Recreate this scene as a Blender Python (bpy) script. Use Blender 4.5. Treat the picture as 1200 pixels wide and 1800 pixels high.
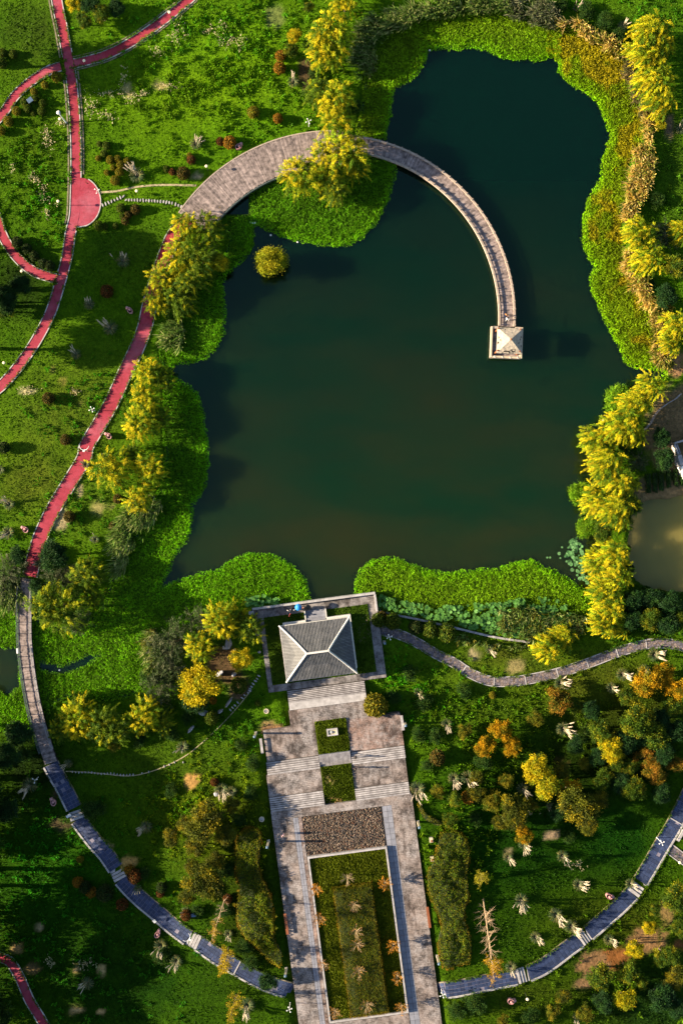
import bpy, math, random
import numpy as np
from mathutils import Vector, Matrix

# ------------------------------------------------------------------ camera, sky, sun, exposure
S = bpy.context.scene
for o in list(bpy.data.objects): bpy.data.objects.remove(o)
COL = S.collection
CAMZ = 150.0
SUN_EL = 17.0
cd = bpy.data.cameras.new('camera'); cam = bpy.data.objects.new('camera', cd); COL.objects.link(cam)
cam.location = (0, 0, CAMZ); cam.rotation_euler = (0, 0, 0)
cd.sensor_fit = 'VERTICAL'; cd.sensor_height = 36; cd.sensor_width = 24; cd.lens = 30
cd.clip_start = 1; cd.clip_end = 6000
S.camera = cam
W = bpy.data.worlds.new('World'); S.world = W; W.use_nodes = True
nt = W.node_tree; nt.nodes.clear()
wo = nt.nodes.new('ShaderNodeOutputWorld'); wb = nt.nodes.new('ShaderNodeBackground'); sk = nt.nodes.new('ShaderNodeTexSky')
sk.sky_type = 'NISHITA'; sk.sun_disc = False
sk.sun_elevation = math.radians(SUN_EL); sk.sun_rotation = math.radians(270)
wb.inputs['Strength'].default_value = 0.05
nt.links.new(sk.outputs[0], wb.inputs[0]); nt.links.new(wb.outputs[0], wo.inputs[0])
sl = bpy.data.lights.new('sun', 'SUN'); sl.energy = 5.0; sl.angle = math.radians(0.6); sl.color = (1.0, 0.82, 0.57)
sun = bpy.data.objects.new('sun', sl); COL.objects.link(sun)
to_sun = Vector((-math.cos(math.radians(SUN_EL)), 0.0, math.sin(math.radians(SUN_EL))))
sun.rotation_euler = to_sun.to_track_quat('Z', 'Y').to_euler(); sun.location = (-100, 0, 80)
S.view_settings.view_transform = 'Standard'; S.view_settings.look = 'None'
S.view_settings.gamma = 1; S.view_settings.use_curve_mapping = False
S.view_settings.exposure = 2.15

R = np.random.default_rng(11)
random.seed(11)
M = 0.1           # metres of ground per pixel of the plan

# ------------------------------------------------------------------ numpy helpers
def vnoise(x, y, scale, seed, octaves=3):
    r = np.random.default_rng(seed); out = np.zeros_like(np.asarray(x, float)); a = 1.0; tot = 0
    for o in range(octaves):
        g = r.random((64, 64)); xs = np.asarray(x) / scale; ys = np.asarray(y) / scale
        xi = np.floor(xs).astype(int); yi = np.floor(ys).astype(int); fx = xs - xi; fy = ys - yi
        fx = fx * fx * (3 - 2 * fx); fy = fy * fy * (3 - 2 * fy)
        a00 = g[yi % 64, xi % 64]; a10 = g[yi % 64, (xi + 1) % 64]; a01 = g[(yi + 1) % 64, xi % 64]; a11 = g[(yi + 1) % 64, (xi + 1) % 64]
        out += a * ((a00 * (1 - fx) + a10 * fx) * (1 - fy) + (a01 * (1 - fx) + a11 * fx) * fy); tot += a
        a *= 0.5; scale *= 0.5
    return out / tot
def sstep(a, b, x):
    t = np.clip((np.asarray(x, float) - a) / (b - a), 0, 1); return t * t * (3 - 2 * t)
def inpoly(px, py, poly):
    px = np.asarray(px, float); py = np.asarray(py, float); c = np.zeros(px.shape, bool); n = len(poly)
    for i in range(n):
        x1, y1 = poly[i]; x2, y2 = poly[(i + 1) % n]
        if y1 == y2: continue
        k = ((y1 > py) != (y2 > py)) & (px < (x2 - x1) * (py - y1) / (y2 - y1) + x1); c ^= k
    return c
def dseg(px, py, pts, closed=False):
    d = np.full(np.asarray(px, float).shape, 1e9); n = len(pts)
    for i in range(n if closed else n - 1):
        x1, y1 = pts[i][:2]; x2, y2 = pts[(i + 1) % n][:2]; dx, dy = x2 - x1, y2 - y1; L = dx * dx + dy * dy + 1e-9
        t = np.clip(((px - x1) * dx + (py - y1) * dy) / L, 0, 1)
        d = np.minimum(d, np.hypot(px - x1 - t * dx, py - y1 - t * dy))
    return d
def smooth(pts, step=5.0, closed=False):
    P = np.array(pts, float); n = len(P); out = []
    for i in range(n if closed else n - 1):
        g = (lambda k: P[k % n]) if closed else (lambda k: P[min(max(k, 0), n - 1)])
        p0, p1, p2, p3 = g(i - 1), g(i), g(i + 1), g(i + 2)
        m = max(1, int(round(np.linalg.norm(p2 - p1) / step)))
        for t in np.arange(m) / m:
            out.append(0.5 * (2 * p1 + (p2 - p0) * t + (2 * p0 - 5 * p1 + 4 * p2 - p3) * t * t + (3 * p1 - p0 - 3 * p2 + p3) * t ** 3))
    if not closed: out.append(P[-1])
    return np.array(out)

# ------------------------------------------------------------------ plan of the park (plan pixels, 10 to the metre)
WATER = [(755,88),(750,104),(735,130),(720,143),(697,155),(690,173),(688,200),(680,230),(677,245),(690,280),(697,300),(693,320),(683,353),(667,387),(653,403),(633,423),(607,434),(587,435),(560,432),(543,427),(523,424),(500,419),(477,411),(460,403),(447,394),(444,384),
 (446,405),(445,430),(437,450),(420,467),(406,478),(398,484),(393,500),(396,520),(397,550),(394,590),(380,618),(362,630),(333,640),(310,643),(302,650),(306,662),(320,671),(340,681),(353,700),(360,727),(362,753),(367,783),(368,810),(363,857),(350,877),(338,887),(340,913),(337,937),(323,960),(307,980),(297,1007),(286,1031),
 (300,1022),(320,1016),(337,1010),(360,1004),(383,999),(400,986),(420,978),(433,973),(450,970),(477,973),(500,983),(517,993),(530,1007),(540,1023),(546,1043),(547,1060),(622,1050),(622,1038),(620,1027),(627,1007),(640,993),(657,982),(677,977),(700,980),(717,987),(737,997),(763,1002),(783,1006),(800,1003),(817,1003),(843,1000),(877,996),(903,988),(927,983),(947,986),(952,996),(967,998),(983,1007),(1000,1015),(1013,1027),(1035,1040),(1046,1000),(1046,960),(1036,900),(1040,850),(1034,800),(1050,760),(1062,730),(1085,690),(1130,668),(1160,664),(1166,655),(1150,651),
 (1120,648),(1103,643),(1093,630),(1080,600),(1070,580),(1057,557),(1047,533),(1037,513),(1035,487),(1045,470),(1030,450),(1022,427),(1021,407),(1022,390),(1030,350),(1047,327),(1055,307),(1055,283),(1063,257),(1072,238),(1063,217),(1055,197),(1047,180),(1030,165),(1007,152),(990,140),(980,127),(983,115),(970,100),(960,104),(950,108),(927,107),(903,107),(880,103),(863,93),(843,86),(823,83),(807,88),(780,87)]
BASIN = [(627,236),(640,190),(645,140),(660,95),(690,65),(740,45),(800,18),(887,16),(930,34),(973,48),(1017,62),(1060,85),(1087,105),(1107,140),(1120,165),(1124,200),(1122,245),(1102,277),(1097,327),(1092,365),(1085,400),(1092,460),(1117,507),(1150,550),(1160,587),(1152,628),(1168,650),(1165,666),(1130,674),(1090,692),(1066,730),(1054,760),(1040,800),(1046,850),(1042,900),(1052,950),(1052,1000),(1046,1060),(1045,1100),(1000,1124),(930,1126),(880,1120),(813,1106),(763,1095),(720,1082),(666,1070),(660,1047),(445,1073),(430,1082),(400,1078),(367,1080),(333,1093),(267,1117),(257,1130),(260,1187),(233,1220),(173,1230),(113,1222),(73,1252),(62,1285),(20,1280),(-90,1285),(-90,1050),(50,1045),(62,1090),(110,1115),(150,1105),(188,1060),(202,1010),(232,960),(262,905),(290,850),(296,800),(290,740),(292,690),(303,668),(300,650),(286,635),(284,600),(300,560),(318,525),(345,500),(380,492),(390,482),(390,460),(402,440),(408,415),(398,395),(385,386),(400,368),(433,340),(467,318),(500,309),(530,345),(590,345),(625,310),(632,262)]
HOLE_A = [(72,1176),(110,1183),(147,1171),(172,1153),(157,1151),(127,1166),(108,1173),(72,1166)]
HOLE_B = [(-90,1140),(32,1140),(34,1205),(14,1224),(0,1213),(-90,1212)]
POND2 = [(1112,905),(1125,888),(1150,880),(1180,880),(1215,868),(1300,860),(1300,1040),(1215,1036),(1170,1036),(1130,1025),(1108,1005),(1106,960)]

RED_A = [(92,-70),(100,0),(110,50),(118,93),(125,133),(130,183),(133,233),(134,283),(133,340),(131,380),(124,410),(118,450),(107,493),(90,547),(67,593),(40,634),(13,667),(-10,688),(-60,720)]
RED_B = [(-60,262),(0,205),(27,168),(57,141),(87,123),(113,115),(150,107),(187,96),(227,76),(267,50),(300,25),(335,-4),(370,-40)]
RED_C = [(-20,340),(-5,385),(8,420),(30,452),(60,477),(104,491)]
RED_D = [(330,386),(307,412),(293,443),(280,480),(264,533),(254,577),(240,613),(221,653),(200,700),(180,737),(153,783),(147,807),(117,857),(93,897),(73,940),(60,980),(53,1013)]
RED_E = [(-40,1672),(0,1683),(20,1694),(37,1723),(53,1760),(77,1800),(100,1850)]
BRIDGE_L = [(49,1017),(45,1040),(44,1070),(44,1117),(46,1145),(49,1172),(54,1205),(60,1237),(68,1270),(79,1307),(90,1341)]
SL1 = [(90,1343),(98,1358),(110,1379),(121,1400),(131,1420)]
SL2 = [(138,1440),(151,1458),(168,1480),(187,1501),(204,1526)]
SL3 = [(214,1545),(230,1563),(250,1582),(280,1607),(307,1630),(331,1648)]
SL4 = [(350,1658),(367,1670),(383,1681),(420,1702),(450,1719),(480,1732),(512,1742)]
SR1 = [(771,1741),(800,1738),(850,1728),(880,1722),(908,1717)]
SR2 = [(928,1711),(957,1697),(1000,1665),(1018,1652)]
SR3 = [(1033,1640),(1053,1623),(1087,1593),(1110,1570)]
SR4 = [(1125,1549),(1140,1524),(1163,1484),(1183,1451),(1198,1421),(1225,1365)]
STEPS_P = [((131,1420),(138,1440),4),((204,1526),(214,1545),4),((331,1648),(350,1658),4),((908,1717),(928,1711),4),((1018,1652),(1033,1640),4),((1110,1570),(1125,1549),4)]
STONE_K = [(668,1108),(700,1115),(733,1130),(767,1150),(797,1165),(815,1177),(833,1187),(850,1194),(867,1198),(895,1198),(923,1195),(980,1183),(1030,1167),(1083,1147),(1133,1133),(1167,1131),(1200,1136),(1240,1150)]
TRAIL_A = [(176,338),(205,336),(232,330),(262,326),(300,325),(345,326)]
TRAIL_B = [(478,1165),(462,1190),(440,1215),(420,1240),(395,1268),(365,1297),(330,1326),(295,1345),(260,1358),(225,1364),(180,1360),(145,1357),(116,1356)]
PLAZA = [(503,1213),(641,1197),(647,1258),(702,1252),(709,1310),(716,1373),(724,1407),(733,1500),(747,1567),(757,1650),(770,1727),(777,1800),(784,1870),(532,1880),(523,1800),(510,1683),(497,1583),(483,1483),(476,1427),(468,1340),(463,1285),(510,1277)]
PLAT = [(444,1071),(660,1044),(664,1075),(668,1106),(675,1190),(472,1215),(459,1117)]
LAWNS = [[(465,1085),(534,1077),(540,1096),(576,1092),(572,1073),(646,1063),(661,1182),(477,1204)],
         [(552,1268),(608,1262),(615,1320),(560,1328)],[(563,1348),(617,1342),(625,1408),(570,1415)],[(543,1509),(677,1492),(715,1777),(579,1793)]]
C1 = (585, 556)

# raster of the plan: surface classes and heights
X0, Y0, CS = -400, -400, 2
NX, NY = (1600 + 400) // CS, (2200 + 400) // CS
gx, gy = np.meshgrid(X0 + (np.arange(NX) + .5) * CS, Y0 + (np.arange(NY) + .5) * CS)
wob = (vnoise(gx, gy, 14, 3) - .5) * 7, (vnoise(gx, gy, 14, 4) - .5) * 7
basin = inpoly(gx, gy, BASIN); pond2 = inpoly(gx, gy, POND2)
hard = np.zeros_like(basin)
rr = np.hypot(gx - C1[0], gy - C1[1]); th = np.degrees(np.arctan2(C1[1] - gy, gx - C1[0]))
deckm = (rr > 263) & (rr < 327) & (th > 86) & (th < 147)
plz = inpoly(gx, gy, PLAZA) | inpoly(gx, gy, PLAT)
lawn = np.zeros_like(basin)
for L in LAWNS: lawn |= inpoly(gx, gy, L)
hill = 3.0 * sstep(1215, 1440, gy) * (1 - sstep(130, 560, np.abs(gx - 630) - 0.18 * np.clip(gy - 1500, 0, 300)))
hill *= 1 - .0 * gx
H = hill + (vnoise(gx, gy, 130, 5) - .5) * 0.5 * (1 - np.minimum(1, plz * 1.0))
def blur(a, k):
    for ax in (0, 1):
        c = np.cumsum(np.pad(a, [(k + 1, k) if i == ax else (0, 0) for i in (0, 1)], mode='edge'), axis=ax)
        a = (c[2 * k + 1:] - c[:-2 * k - 1]) / (2 * k + 1) if ax == 0 else (c[:, 2 * k + 1:] - c[:, :-2 * k - 1]) / (2 * k + 1)
    return a
bb = blur(blur((basin | pond2).astype(float), 3), 3)
near = blur((basin | pond2).astype(float), 22)
H = H * (1 - np.clip(near * 1.6, 0, 1)) - 2.0 * sstep(.1, 1.0, bb)
H0 = H.copy()
# level the ground under the built plateau so that slabs stand clear of it
pm = blur(plz.astype(float), 4); H = H - 1.0 * pm * (gy > 1214)
def ghm(px, py):
    fx = np.clip((np.asarray(px, float) - X0) / CS - .5, 0, NX - 2); fy = np.clip((np.asarray(py, float) - Y0) / CS - .5, 0, NY - 2)
    xi = fx.astype(int); yi = fy.astype(int); fx = fx - xi; fy = fy - yi
    return (H[yi, xi] * (1 - fx) + H[yi, xi + 1] * fx) * (1 - fy) + (H[yi + 1, xi] * (1 - fx) + H[yi + 1, xi + 1] * fx) * fy
def cls(a, px, py):
    xi = np.clip(((np.asarray(px) - X0) / CS).astype(int), 0, NX - 1); yi = np.clip(((np.asarray(py) - Y0) / CS).astype(int), 0, NY - 1)
    return a[yi, xi]
def P(px, py, z=0.0):                 # plan pixel seen from the drone at height z -> world
    k = M * (CAMZ - z) / CAMZ
    return np.stack(np.broadcast_arrays((np.asarray(px, float) - 600) * k, (900 - np.asarray(py, float)) * k, np.asarray(z, float) * np.ones_like(k)), -1)
def gh(x, y): return ghm(np.asarray(x) / M + 600, 900 - np.asarray(y) / M)
def G(px, py, up=0.0):                # point on the ground (plus up) seen at that pixel
    z = ghm(px, py) + up
    for _ in range(3):
        p = P(px, py, z); z = gh(p[..., 0], p[..., 1]) + up
    return P(px, py, z)
WATER_Z = -0.35
def tomap(pl):
    q = np.array(pl, float); p = G(q[:, 0], q[:, 1]); return np.stack([p[:, 0] / M + 600, 900 - p[:, 1] / M], 1)
hard |= deckm | plz
k3 = (CAMZ - 3.05) / CAMZ; hard |= inpoly(gx, gy, [(600 + (x - 600) * k3, 900 + (y - 900) * k3) for x, y in PLAZA]) & (gy > 1390)
for pl, w in ((RED_A, 10.5), (RED_B, 9), (RED_C, 9.5), (RED_D, 14), (RED_E, 10), (BRIDGE_L, 13), (STONE_K, 9.5)):
    hard |= dseg(gx, gy, tomap(smooth(pl, 8))) < w
for pl in (SL1 + SL2 + SL3 + SL4, SR1 + SR2 + SR3 + SR4): hard |= dseg(gx, gy, tomap(pl)) < 15.5
hard |= np.hypot(gx - 140, gy - 359) < 39

# ------------------------------------------------------------------ objects
def mesh_np(name, v, f, mat, col=None, smooth_=False):
    me = bpy.data.meshes.new(name); v = np.asarray(v, np.float32); f = np.asarray(f, np.int32); k = f.shape[1]
    me.vertices.add(len(v)); me.vertices.foreach_set('co', v.ravel())
    me.loops.add(f.size); me.loops.foreach_set('vertex_index', f.ravel())
    me.polygons.add(len(f)); me.polygons.foreach_set('loop_start', np.arange(len(f), dtype=np.int32) * k)
    if col is not None:
        a = me.color_attributes.new('tint', 'FLOAT_COLOR', 'POINT'); c = np.ones((len(v), 4), np.float32); c[:, :3] = col; a.data.foreach_set('color', c.ravel())
    me.update(calc_edges=True); me.validate()
    if smooth_: me.polygons.foreach_set('use_smooth', np.ones(len(f), bool))
    for m in (mat if isinstance(mat, (list, tuple)) else [mat]): me.materials.append(m)
    return me
def mesh_pd(name, v, f, mat):
    me = bpy.data.meshes.new(name); me.from_pydata([tuple(map(float, q)) for q in v], [], f); me.update()
    for m in (mat if isinstance(mat, (list, tuple)) else [mat]): me.materials.append(m)
    return me
def tag(o, label=None, cat=None, group=None, kind=None):
    if label: o['label'] = label
    if cat: o['category'] = cat
    if group: o['group'] = group
    if kind: o['kind'] = kind
    return o
def ob(name, me, parent=None, loc=(0, 0, 0), rot=(0, 0, 0), scale=(1, 1, 1)):
    o = bpy.data.objects.new(name, me); COL.objects.link(o)
    o.location = [float(q) for q in loc]; o.rotation_euler = [float(q) for q in rot]; o.scale = [float(q) for q in scale]
    if parent: o.parent = parent
    return o
def empty(name, loc, rz=0, scale=1.0, label=None, cat=None, group=None):
    o = ob(name, None, None, loc, (0, 0, rz), (scale,) * 3); o.empty_display_size = 0.3
    return tag(o, label, cat, group)
class MB:
    def __init__(s): s.v = []; s.f = []
    def add(s, v, f):
        k = len(s.v); s.v += [tuple(q) for q in v]; s.f += [tuple(i + k for i in q) for q in f]; return s
    def box(s, c, d, rz=0.0):
        cx, cy, cz = c; a, b, h = [q / 2 for q in d]; cs, sn = math.cos(rz), math.sin(rz); v = []
        for z in (-h, h):
            for x, y in ((-a, -b), (a, -b), (a, b), (-a, b)): v.append((cx + x * cs - y * sn, cy + x * sn + y * cs, cz + z))
        return s.add(v, [(3, 2, 1, 0), (4, 5, 6, 7), (0, 1, 5, 4), (1, 2, 6, 5), (2, 3, 7, 6), (3, 0, 4, 7)])
    def tube(s, pts, rad, n=7, cap=True):
        k = len(s.v); pts = [Vector(p) for p in pts]
        for i, p in enumerate(pts):
            t = (pts[min(i + 1, len(pts) - 1)] - pts[max(i - 1, 0)]).normalized(); a = t.orthogonal().normalized() if abs(t.z) > .9 else t.cross(Vector((0, 0, 1))).normalized()
            if abs(t.z) > .9: a = (Vector((1, 0, 0)) - t * t.x).normalized()
            b = t.cross(a)
            for j in range(n): s.v.append(tuple(p + (a * math.cos(6.2832 * j / n) + b * math.sin(6.2832 * j / n)) * rad[i]))
        for i in range(len(pts) - 1):
            for j in range(n): s.f.append((k + i * n + j, k + i * n + (j + 1) % n, k + (i + 1) * n + (j + 1) % n, k + (i + 1) * n + j))
        if cap: s.f.append(tuple(k + j for j in range(n))[::-1]); s.f.append(tuple(k + (len(pts) - 1) * n + j for j in range(n)))
        return s
    def lathe(s, prof, c=(0, 0, 0), n=14):
        k = len(s.v)
        for r, z in prof:
            for j in range(n): s.v.append((c[0] + r * math.cos(6.2832 * j / n), c[1] + r * math.sin(6.2832 * j / n), c[2] + z))
        for i in range(len(prof) - 1):
            for j in range(n): s.f.append((k + i * n + j, k + i * n + (j + 1) % n, k + (i + 1) * n + (j + 1) % n, k + (i + 1) * n + j))
        s.f.append(tuple(k + (len(prof) - 1) * n + j for j in range(n))); return s
    def prism(s, poly, z0, z1):               # world xy polygon
        n = len(poly); a = sum(poly[i][0] * poly[(i + 1) % n][1] - poly[(i + 1) % n][0] * poly[i][1] for i in range(n))
        if a < 0: poly = poly[::-1]
        z1s = z1 if hasattr(z1, '__len__') else [z1] * n
        if a < 0 and hasattr(z1, '__len__'): z1s = list(z1)[::-1]
        v = [(p[0], p[1], z0) for p in poly] + [(p[0], p[1], z) for p, z in zip(poly, z1s)]
        return s.add(v, [tuple(range(n - 1, -1, -1)), tuple(range(n, 2 * n))] + [(i, (i + 1) % n, n + (i + 1) % n, n + i) for i in range(n)])
    def mesh(s, name, mat): return mesh_pd(name, s.v, s.f, mat)
def sweep(mb, pts, w, h, off=0.0):            # box section swept along world points (top at pts z)
    P_ = np.asarray(pts, float); T = np.gradient(P_[:, :2], axis=0); T /= np.linalg.norm(T, axis=1)[:, None] + 1e-9; N = np.stack([-T[:, 1], T[:, 0]], 1)
    v = []
    for p, n in zip(P_, N):
        for q, z in ((off - w / 2, 0), (off + w / 2, 0), (off + w / 2, -h), (off - w / 2, -h)): v.append((p[0] + n[0] * q, p[1] + n[1] * q, p[2] + z))
    f = []
    for i in range(len(P_) - 1):
        a = 4 * i
        for j in range(4): f.append((a + j, a + 4 + j, a + 4 + (j + 1) % 4, a + (j + 1) % 4))
    f += [(0, 1, 2, 3), tuple(4 * (len(P_) - 1) + j for j in (3, 2, 1, 0))]
    f = [q[::-1] for q in f]
    return mb.add(v, f)
UNIT = {}
def unit_box(mat):
    if mat.name not in UNIT: UNIT[mat.name] = MB().box((0, 0, 0), (1, 1, 1)).mesh('block', mat)
    return UNIT[mat.name]

# ------------------------------------------------------------------ materials
def mat(name, rough=.8, spec=.3):
    m = bpy.data.materials.new(name); m.use_nodes = True; n = m.node_tree; b = n.nodes['Principled BSDF']
    b.inputs['Roughness'].default_value = rough; b.inputs['Specular IOR Level'].default_value = spec
    return m, n, b
def N(n, t, **k):
    x = n.nodes.new(t)
    for a, b in k.items():
        if a in x.inputs: x.inputs[a].default_value = b
        else: setattr(x, a, b)
    return x
def ramp(n, src, stops):
    r = n.nodes.new('ShaderNodeValToRGB'); e = r.color_ramp.elements
    while len(e) < len(stops): e.new(.5)
    for q, (p, c) in zip(e, stops): q.position = p; q.color = (*c, 1)
    n.links.new(src, r.inputs[0]); return r.outputs[0]
def mixc(n, fac, a, b, mode='MIX'):
    x = n.nodes.new('ShaderNodeMix'); x.data_type = 'RGBA'; x.blend_type = mode
    for s, v in ((0, fac), (6, a), (7, b)):
        if hasattr(v, 'is_linked'): n.links.new(v, x.inputs[s])
        else: x.inputs[s].default_value = v if not isinstance(v, tuple) else (*v, 1)
    return x.outputs[2]
def coords(n): return N(n, 'ShaderNodeTexCoord').outputs['Object']
def noise(n, co, scale, detail=4, rough=.6):
    x = N(n, 'ShaderNodeTexNoise', Scale=scale, Detail=detail, Roughness=rough); n.links.new(co, x.inputs['Vector']); return x.outputs[0]
def bump(n, b, h, s, d=.05):
    x = N(n, 'ShaderNodeBump', Strength=s, Distance=d); n.links.new(h, x.inputs['Height']); n.links.new(x.outputs[0], b.inputs['Normal'])
def simple(name, c0, c1, scale=3.0, rough=.8, spec=.3, bs=.3, rand=0.0, metal=0.0):
    m, n, b = mat(name, rough, spec); co = N(n, 'ShaderNodeNewGeometry').outputs['Position'] if rand else coords(n); f = noise(n, co, scale)
    c = ramp(n, f, [(.3, c0), (.7, c1)])
    if rand:
        oi = N(n, 'ShaderNodeObjectInfo'); mr = N(n, 'ShaderNodeMapRange'); n.links.new(oi.outputs['Random'], mr.inputs[0])
        mr.inputs[3].default_value = 1 - rand; mr.inputs[4].default_value = 1 + rand
        hv = N(n, 'ShaderNodeHueSaturation'); n.links.new(mr.outputs[0], hv.inputs['Value']); n.links.new(c, hv.inputs['Color']); c = hv.outputs[0]
    n.links.new(c, b.inputs['Base Color']); bump(n, b, f, bs); b.inputs['Metallic'].default_value = metal
    return m
def leafmat(name, trans=.34, rough=.6, spec=.08):
    m, n, b = mat(name, rough, spec); at = N(n, 'ShaderNodeAttribute', attribute_name='tint'); n.links.new(at.outputs['Color'], b.inputs['Base Color'])
    tr = N(n, 'ShaderNodeBsdfTranslucent'); n.links.new(at.outputs['Color'], tr.inputs['Color'])
    mx = N(n, 'ShaderNodeMixShader'); mx.inputs[0].default_value = trans
    n.links.new(b.outputs[0], mx.inputs[1]); n.links.new(tr.outputs[0], mx.inputs[2])
    n.links.new(mx.outputs[0], n.nodes['Material Output'].inputs['Surface']); return m
def tintmat(name, rough=.85):
    m, n, b = mat(name, rough, .2); at = N(n, 'ShaderNodeAttribute', attribute_name='tint'); n.links.new(at.outputs['Color'], b.inputs['Base Color']); return m
LEAF = leafmat('foliage'); STONE_T = tintmat('pebble')
BARK = simple('bark', (.06, .045, .03), (.16, .12, .08), 6, .9, .1, .6)
def red_mat():
    m, n, b = mat('red_asphalt', .85, .2); co = coords(n)
    c = ramp(n, noise(n, co, .12, 6, .65), [(.34, (.23, .02, .034)), (.5, (.29, .03, .055)), (.68, (.31, .075, .11))])
    c = mixc(n, 1.0, c, ramp(n, noise(n, co, 1.1, 8, .8), [(.33, (.62, .58, .58)), (.5, (1, 1, 1)), (.7, (1.12, 1.2, 1.2))]), 'MULTIPLY')
    n.links.new(c, b.inputs['Base Color']); bump(n, b, noise(n, co, 9, 4), .3, .02); return m
RED = red_mat()
KERB = simple('kerb_concrete', (0.2822, 0.2675, 0.2534), (0.4704, 0.4576, 0.4454), 1.5, .85)
GUTTER = simple('gutter_stone', (0.09, 0.0825, 0.045), (0.255, 0.21, 0.15), 2.5, .9)
WOOD = simple('weathered_wood', (0.0849, 0.0685, 0.0668), (0.3455, 0.2767, 0.263), 1.6, .8, .2, .3, .28)
RAILW = simple('pale_rail_wood', (0.2693, 0.2111, 0.17), (0.4114, 0.3363, 0.2805), 2, .75)
DARKRAIL = simple('dark_green_rail', (.03, .05, .05), (.08, .1, .1), 3, .6)
SLATE = simple('blue_slate', (.016, .028, .075), (.034, .05, .108), 2.2, .7, .3, .2, .3)
GROUT = simple('pale_grout', (.13, .12, .17), (.22, .2, .25), 3, .9)
STONEW = simple('pale_stone', (0.2514, 0.2383, 0.241), (0.419, 0.4022, 0.4156), 1.3, .8, .3, .3, .1)
STEPM = simple('worn_step_stone', (0.1733, 0.1607, 0.1701), (0.4158, 0.397, 0.4146), 1.1, .85, .2, .3, .12)
SLABM = simple('smooth_grey_slab', (0.1562, 0.1637, 0.2023), (0.2291, 0.2346, 0.2797), 1.2, .6, .3, .1, .12)
DARKGAP = simple('dark_joint', (.03, .027, .025), (.07, .06, .055), 3, .9)
WHITE = simple('white_paint', (0.595, 0.595, 0.595), (0.697, 0.697, 0.68), 4, .45, .4, .05)
TILE = simple('grey_roof_tile', (.085, .09, .10), (.16, .16, .168), 1.1, .6, .35, .4, .14)
TILEBASE = simple('roof_valley_tile', (.045, .047, .053), (.08, .08, .086), 2, .8)
RIDGE = simple('white_ridge', (0.44, 0.432, 0.424), (0.6, 0.584, 0.56), 2, .7)
THATCH = simple('pale_thatch', (0.272, 0.2312, 0.1836), (0.4216, 0.3672, 0.2992), 2.2, .95, .1, .8)
THOLE = simple('torn_underlay', (.02, .018, .015), (.05, .045, .04), 4, .9)
PINK = simple('pink_resin', (0.4125, 0.195, 0.2025), (0.51, 0.27, 0.27), 3, .55, .4, .1)
BLACK = simple('black_metal', (.012, .012, .014), (.03, .03, .03), 4, .5, .4, .05)
CREAM = simple('cream_stone', (0.4, 0.344, 0.24), (0.544, 0.48, 0.352), 2, .8)
BLUEG = simple('blue_grey_cap', (.08, .13, .2), (.12, .18, .27), 3, .4, .5, .05)
BROWNW = simple('brown_wood', (.16, .05, .02), (.26, .09, .04), 5, .6)
GREYROCK = simple('grey_rock', (0.176, 0.176, 0.208), (0.4, 0.392, 0.432), 1.6, .85, .2, .8)
PLUME = simple('pampas_plume', (.34, .28, .2), (.52, .45, .34), 8, .9, .1, .5)
GLASS = simple('lamp_glass', (.75, .62, .4), (.85, .75, .55), 3, .3, .5, .05)
BLUECL = simple('blue_canopy', (.01, .16, .5), (.02, .25, .65), 4, .5, .3, .05)
def crazy(name, cols, scale, joint):
    m, n, b = mat(name, .85, .25); co = coords(n)
    v = N(n, 'ShaderNodeTexVoronoi', Scale=scale, feature='F1'); n.links.new(co, v.inputs['Vector'])
    e = N(n, 'ShaderNodeTexVoronoi', Scale=scale, feature='DISTANCE_TO_EDGE'); n.links.new(co, e.inputs['Vector'])
    sx = N(n, 'ShaderNodeSeparateColor'); n.links.new(v.outputs['Color'], sx.inputs[0])
    c = ramp(n, sx.outputs[0], cols); g = ramp(n, e.outputs['Distance'], [(.03, (0, 0, 0)), (.09, (1, 1, 1))])
    c = mixc(n, g, joint, c); c = mixc(n, .5, c, ramp(n, noise(n, co, .35), [(.3, (.5, .5, .5)), (.7, (1, .95, .9))]), 'MULTIPLY')
    n.links.new(c, b.inputs['Base Color']); bump(n, b, g, .5, .03); return m
CRAZY = crazy('crazy_paving', [(0, (.08, .08, .12)), (.5, (.17, .15, .18)), (1, (.26, .2, .17))], 2.4, (.07, .055, .045))
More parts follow.
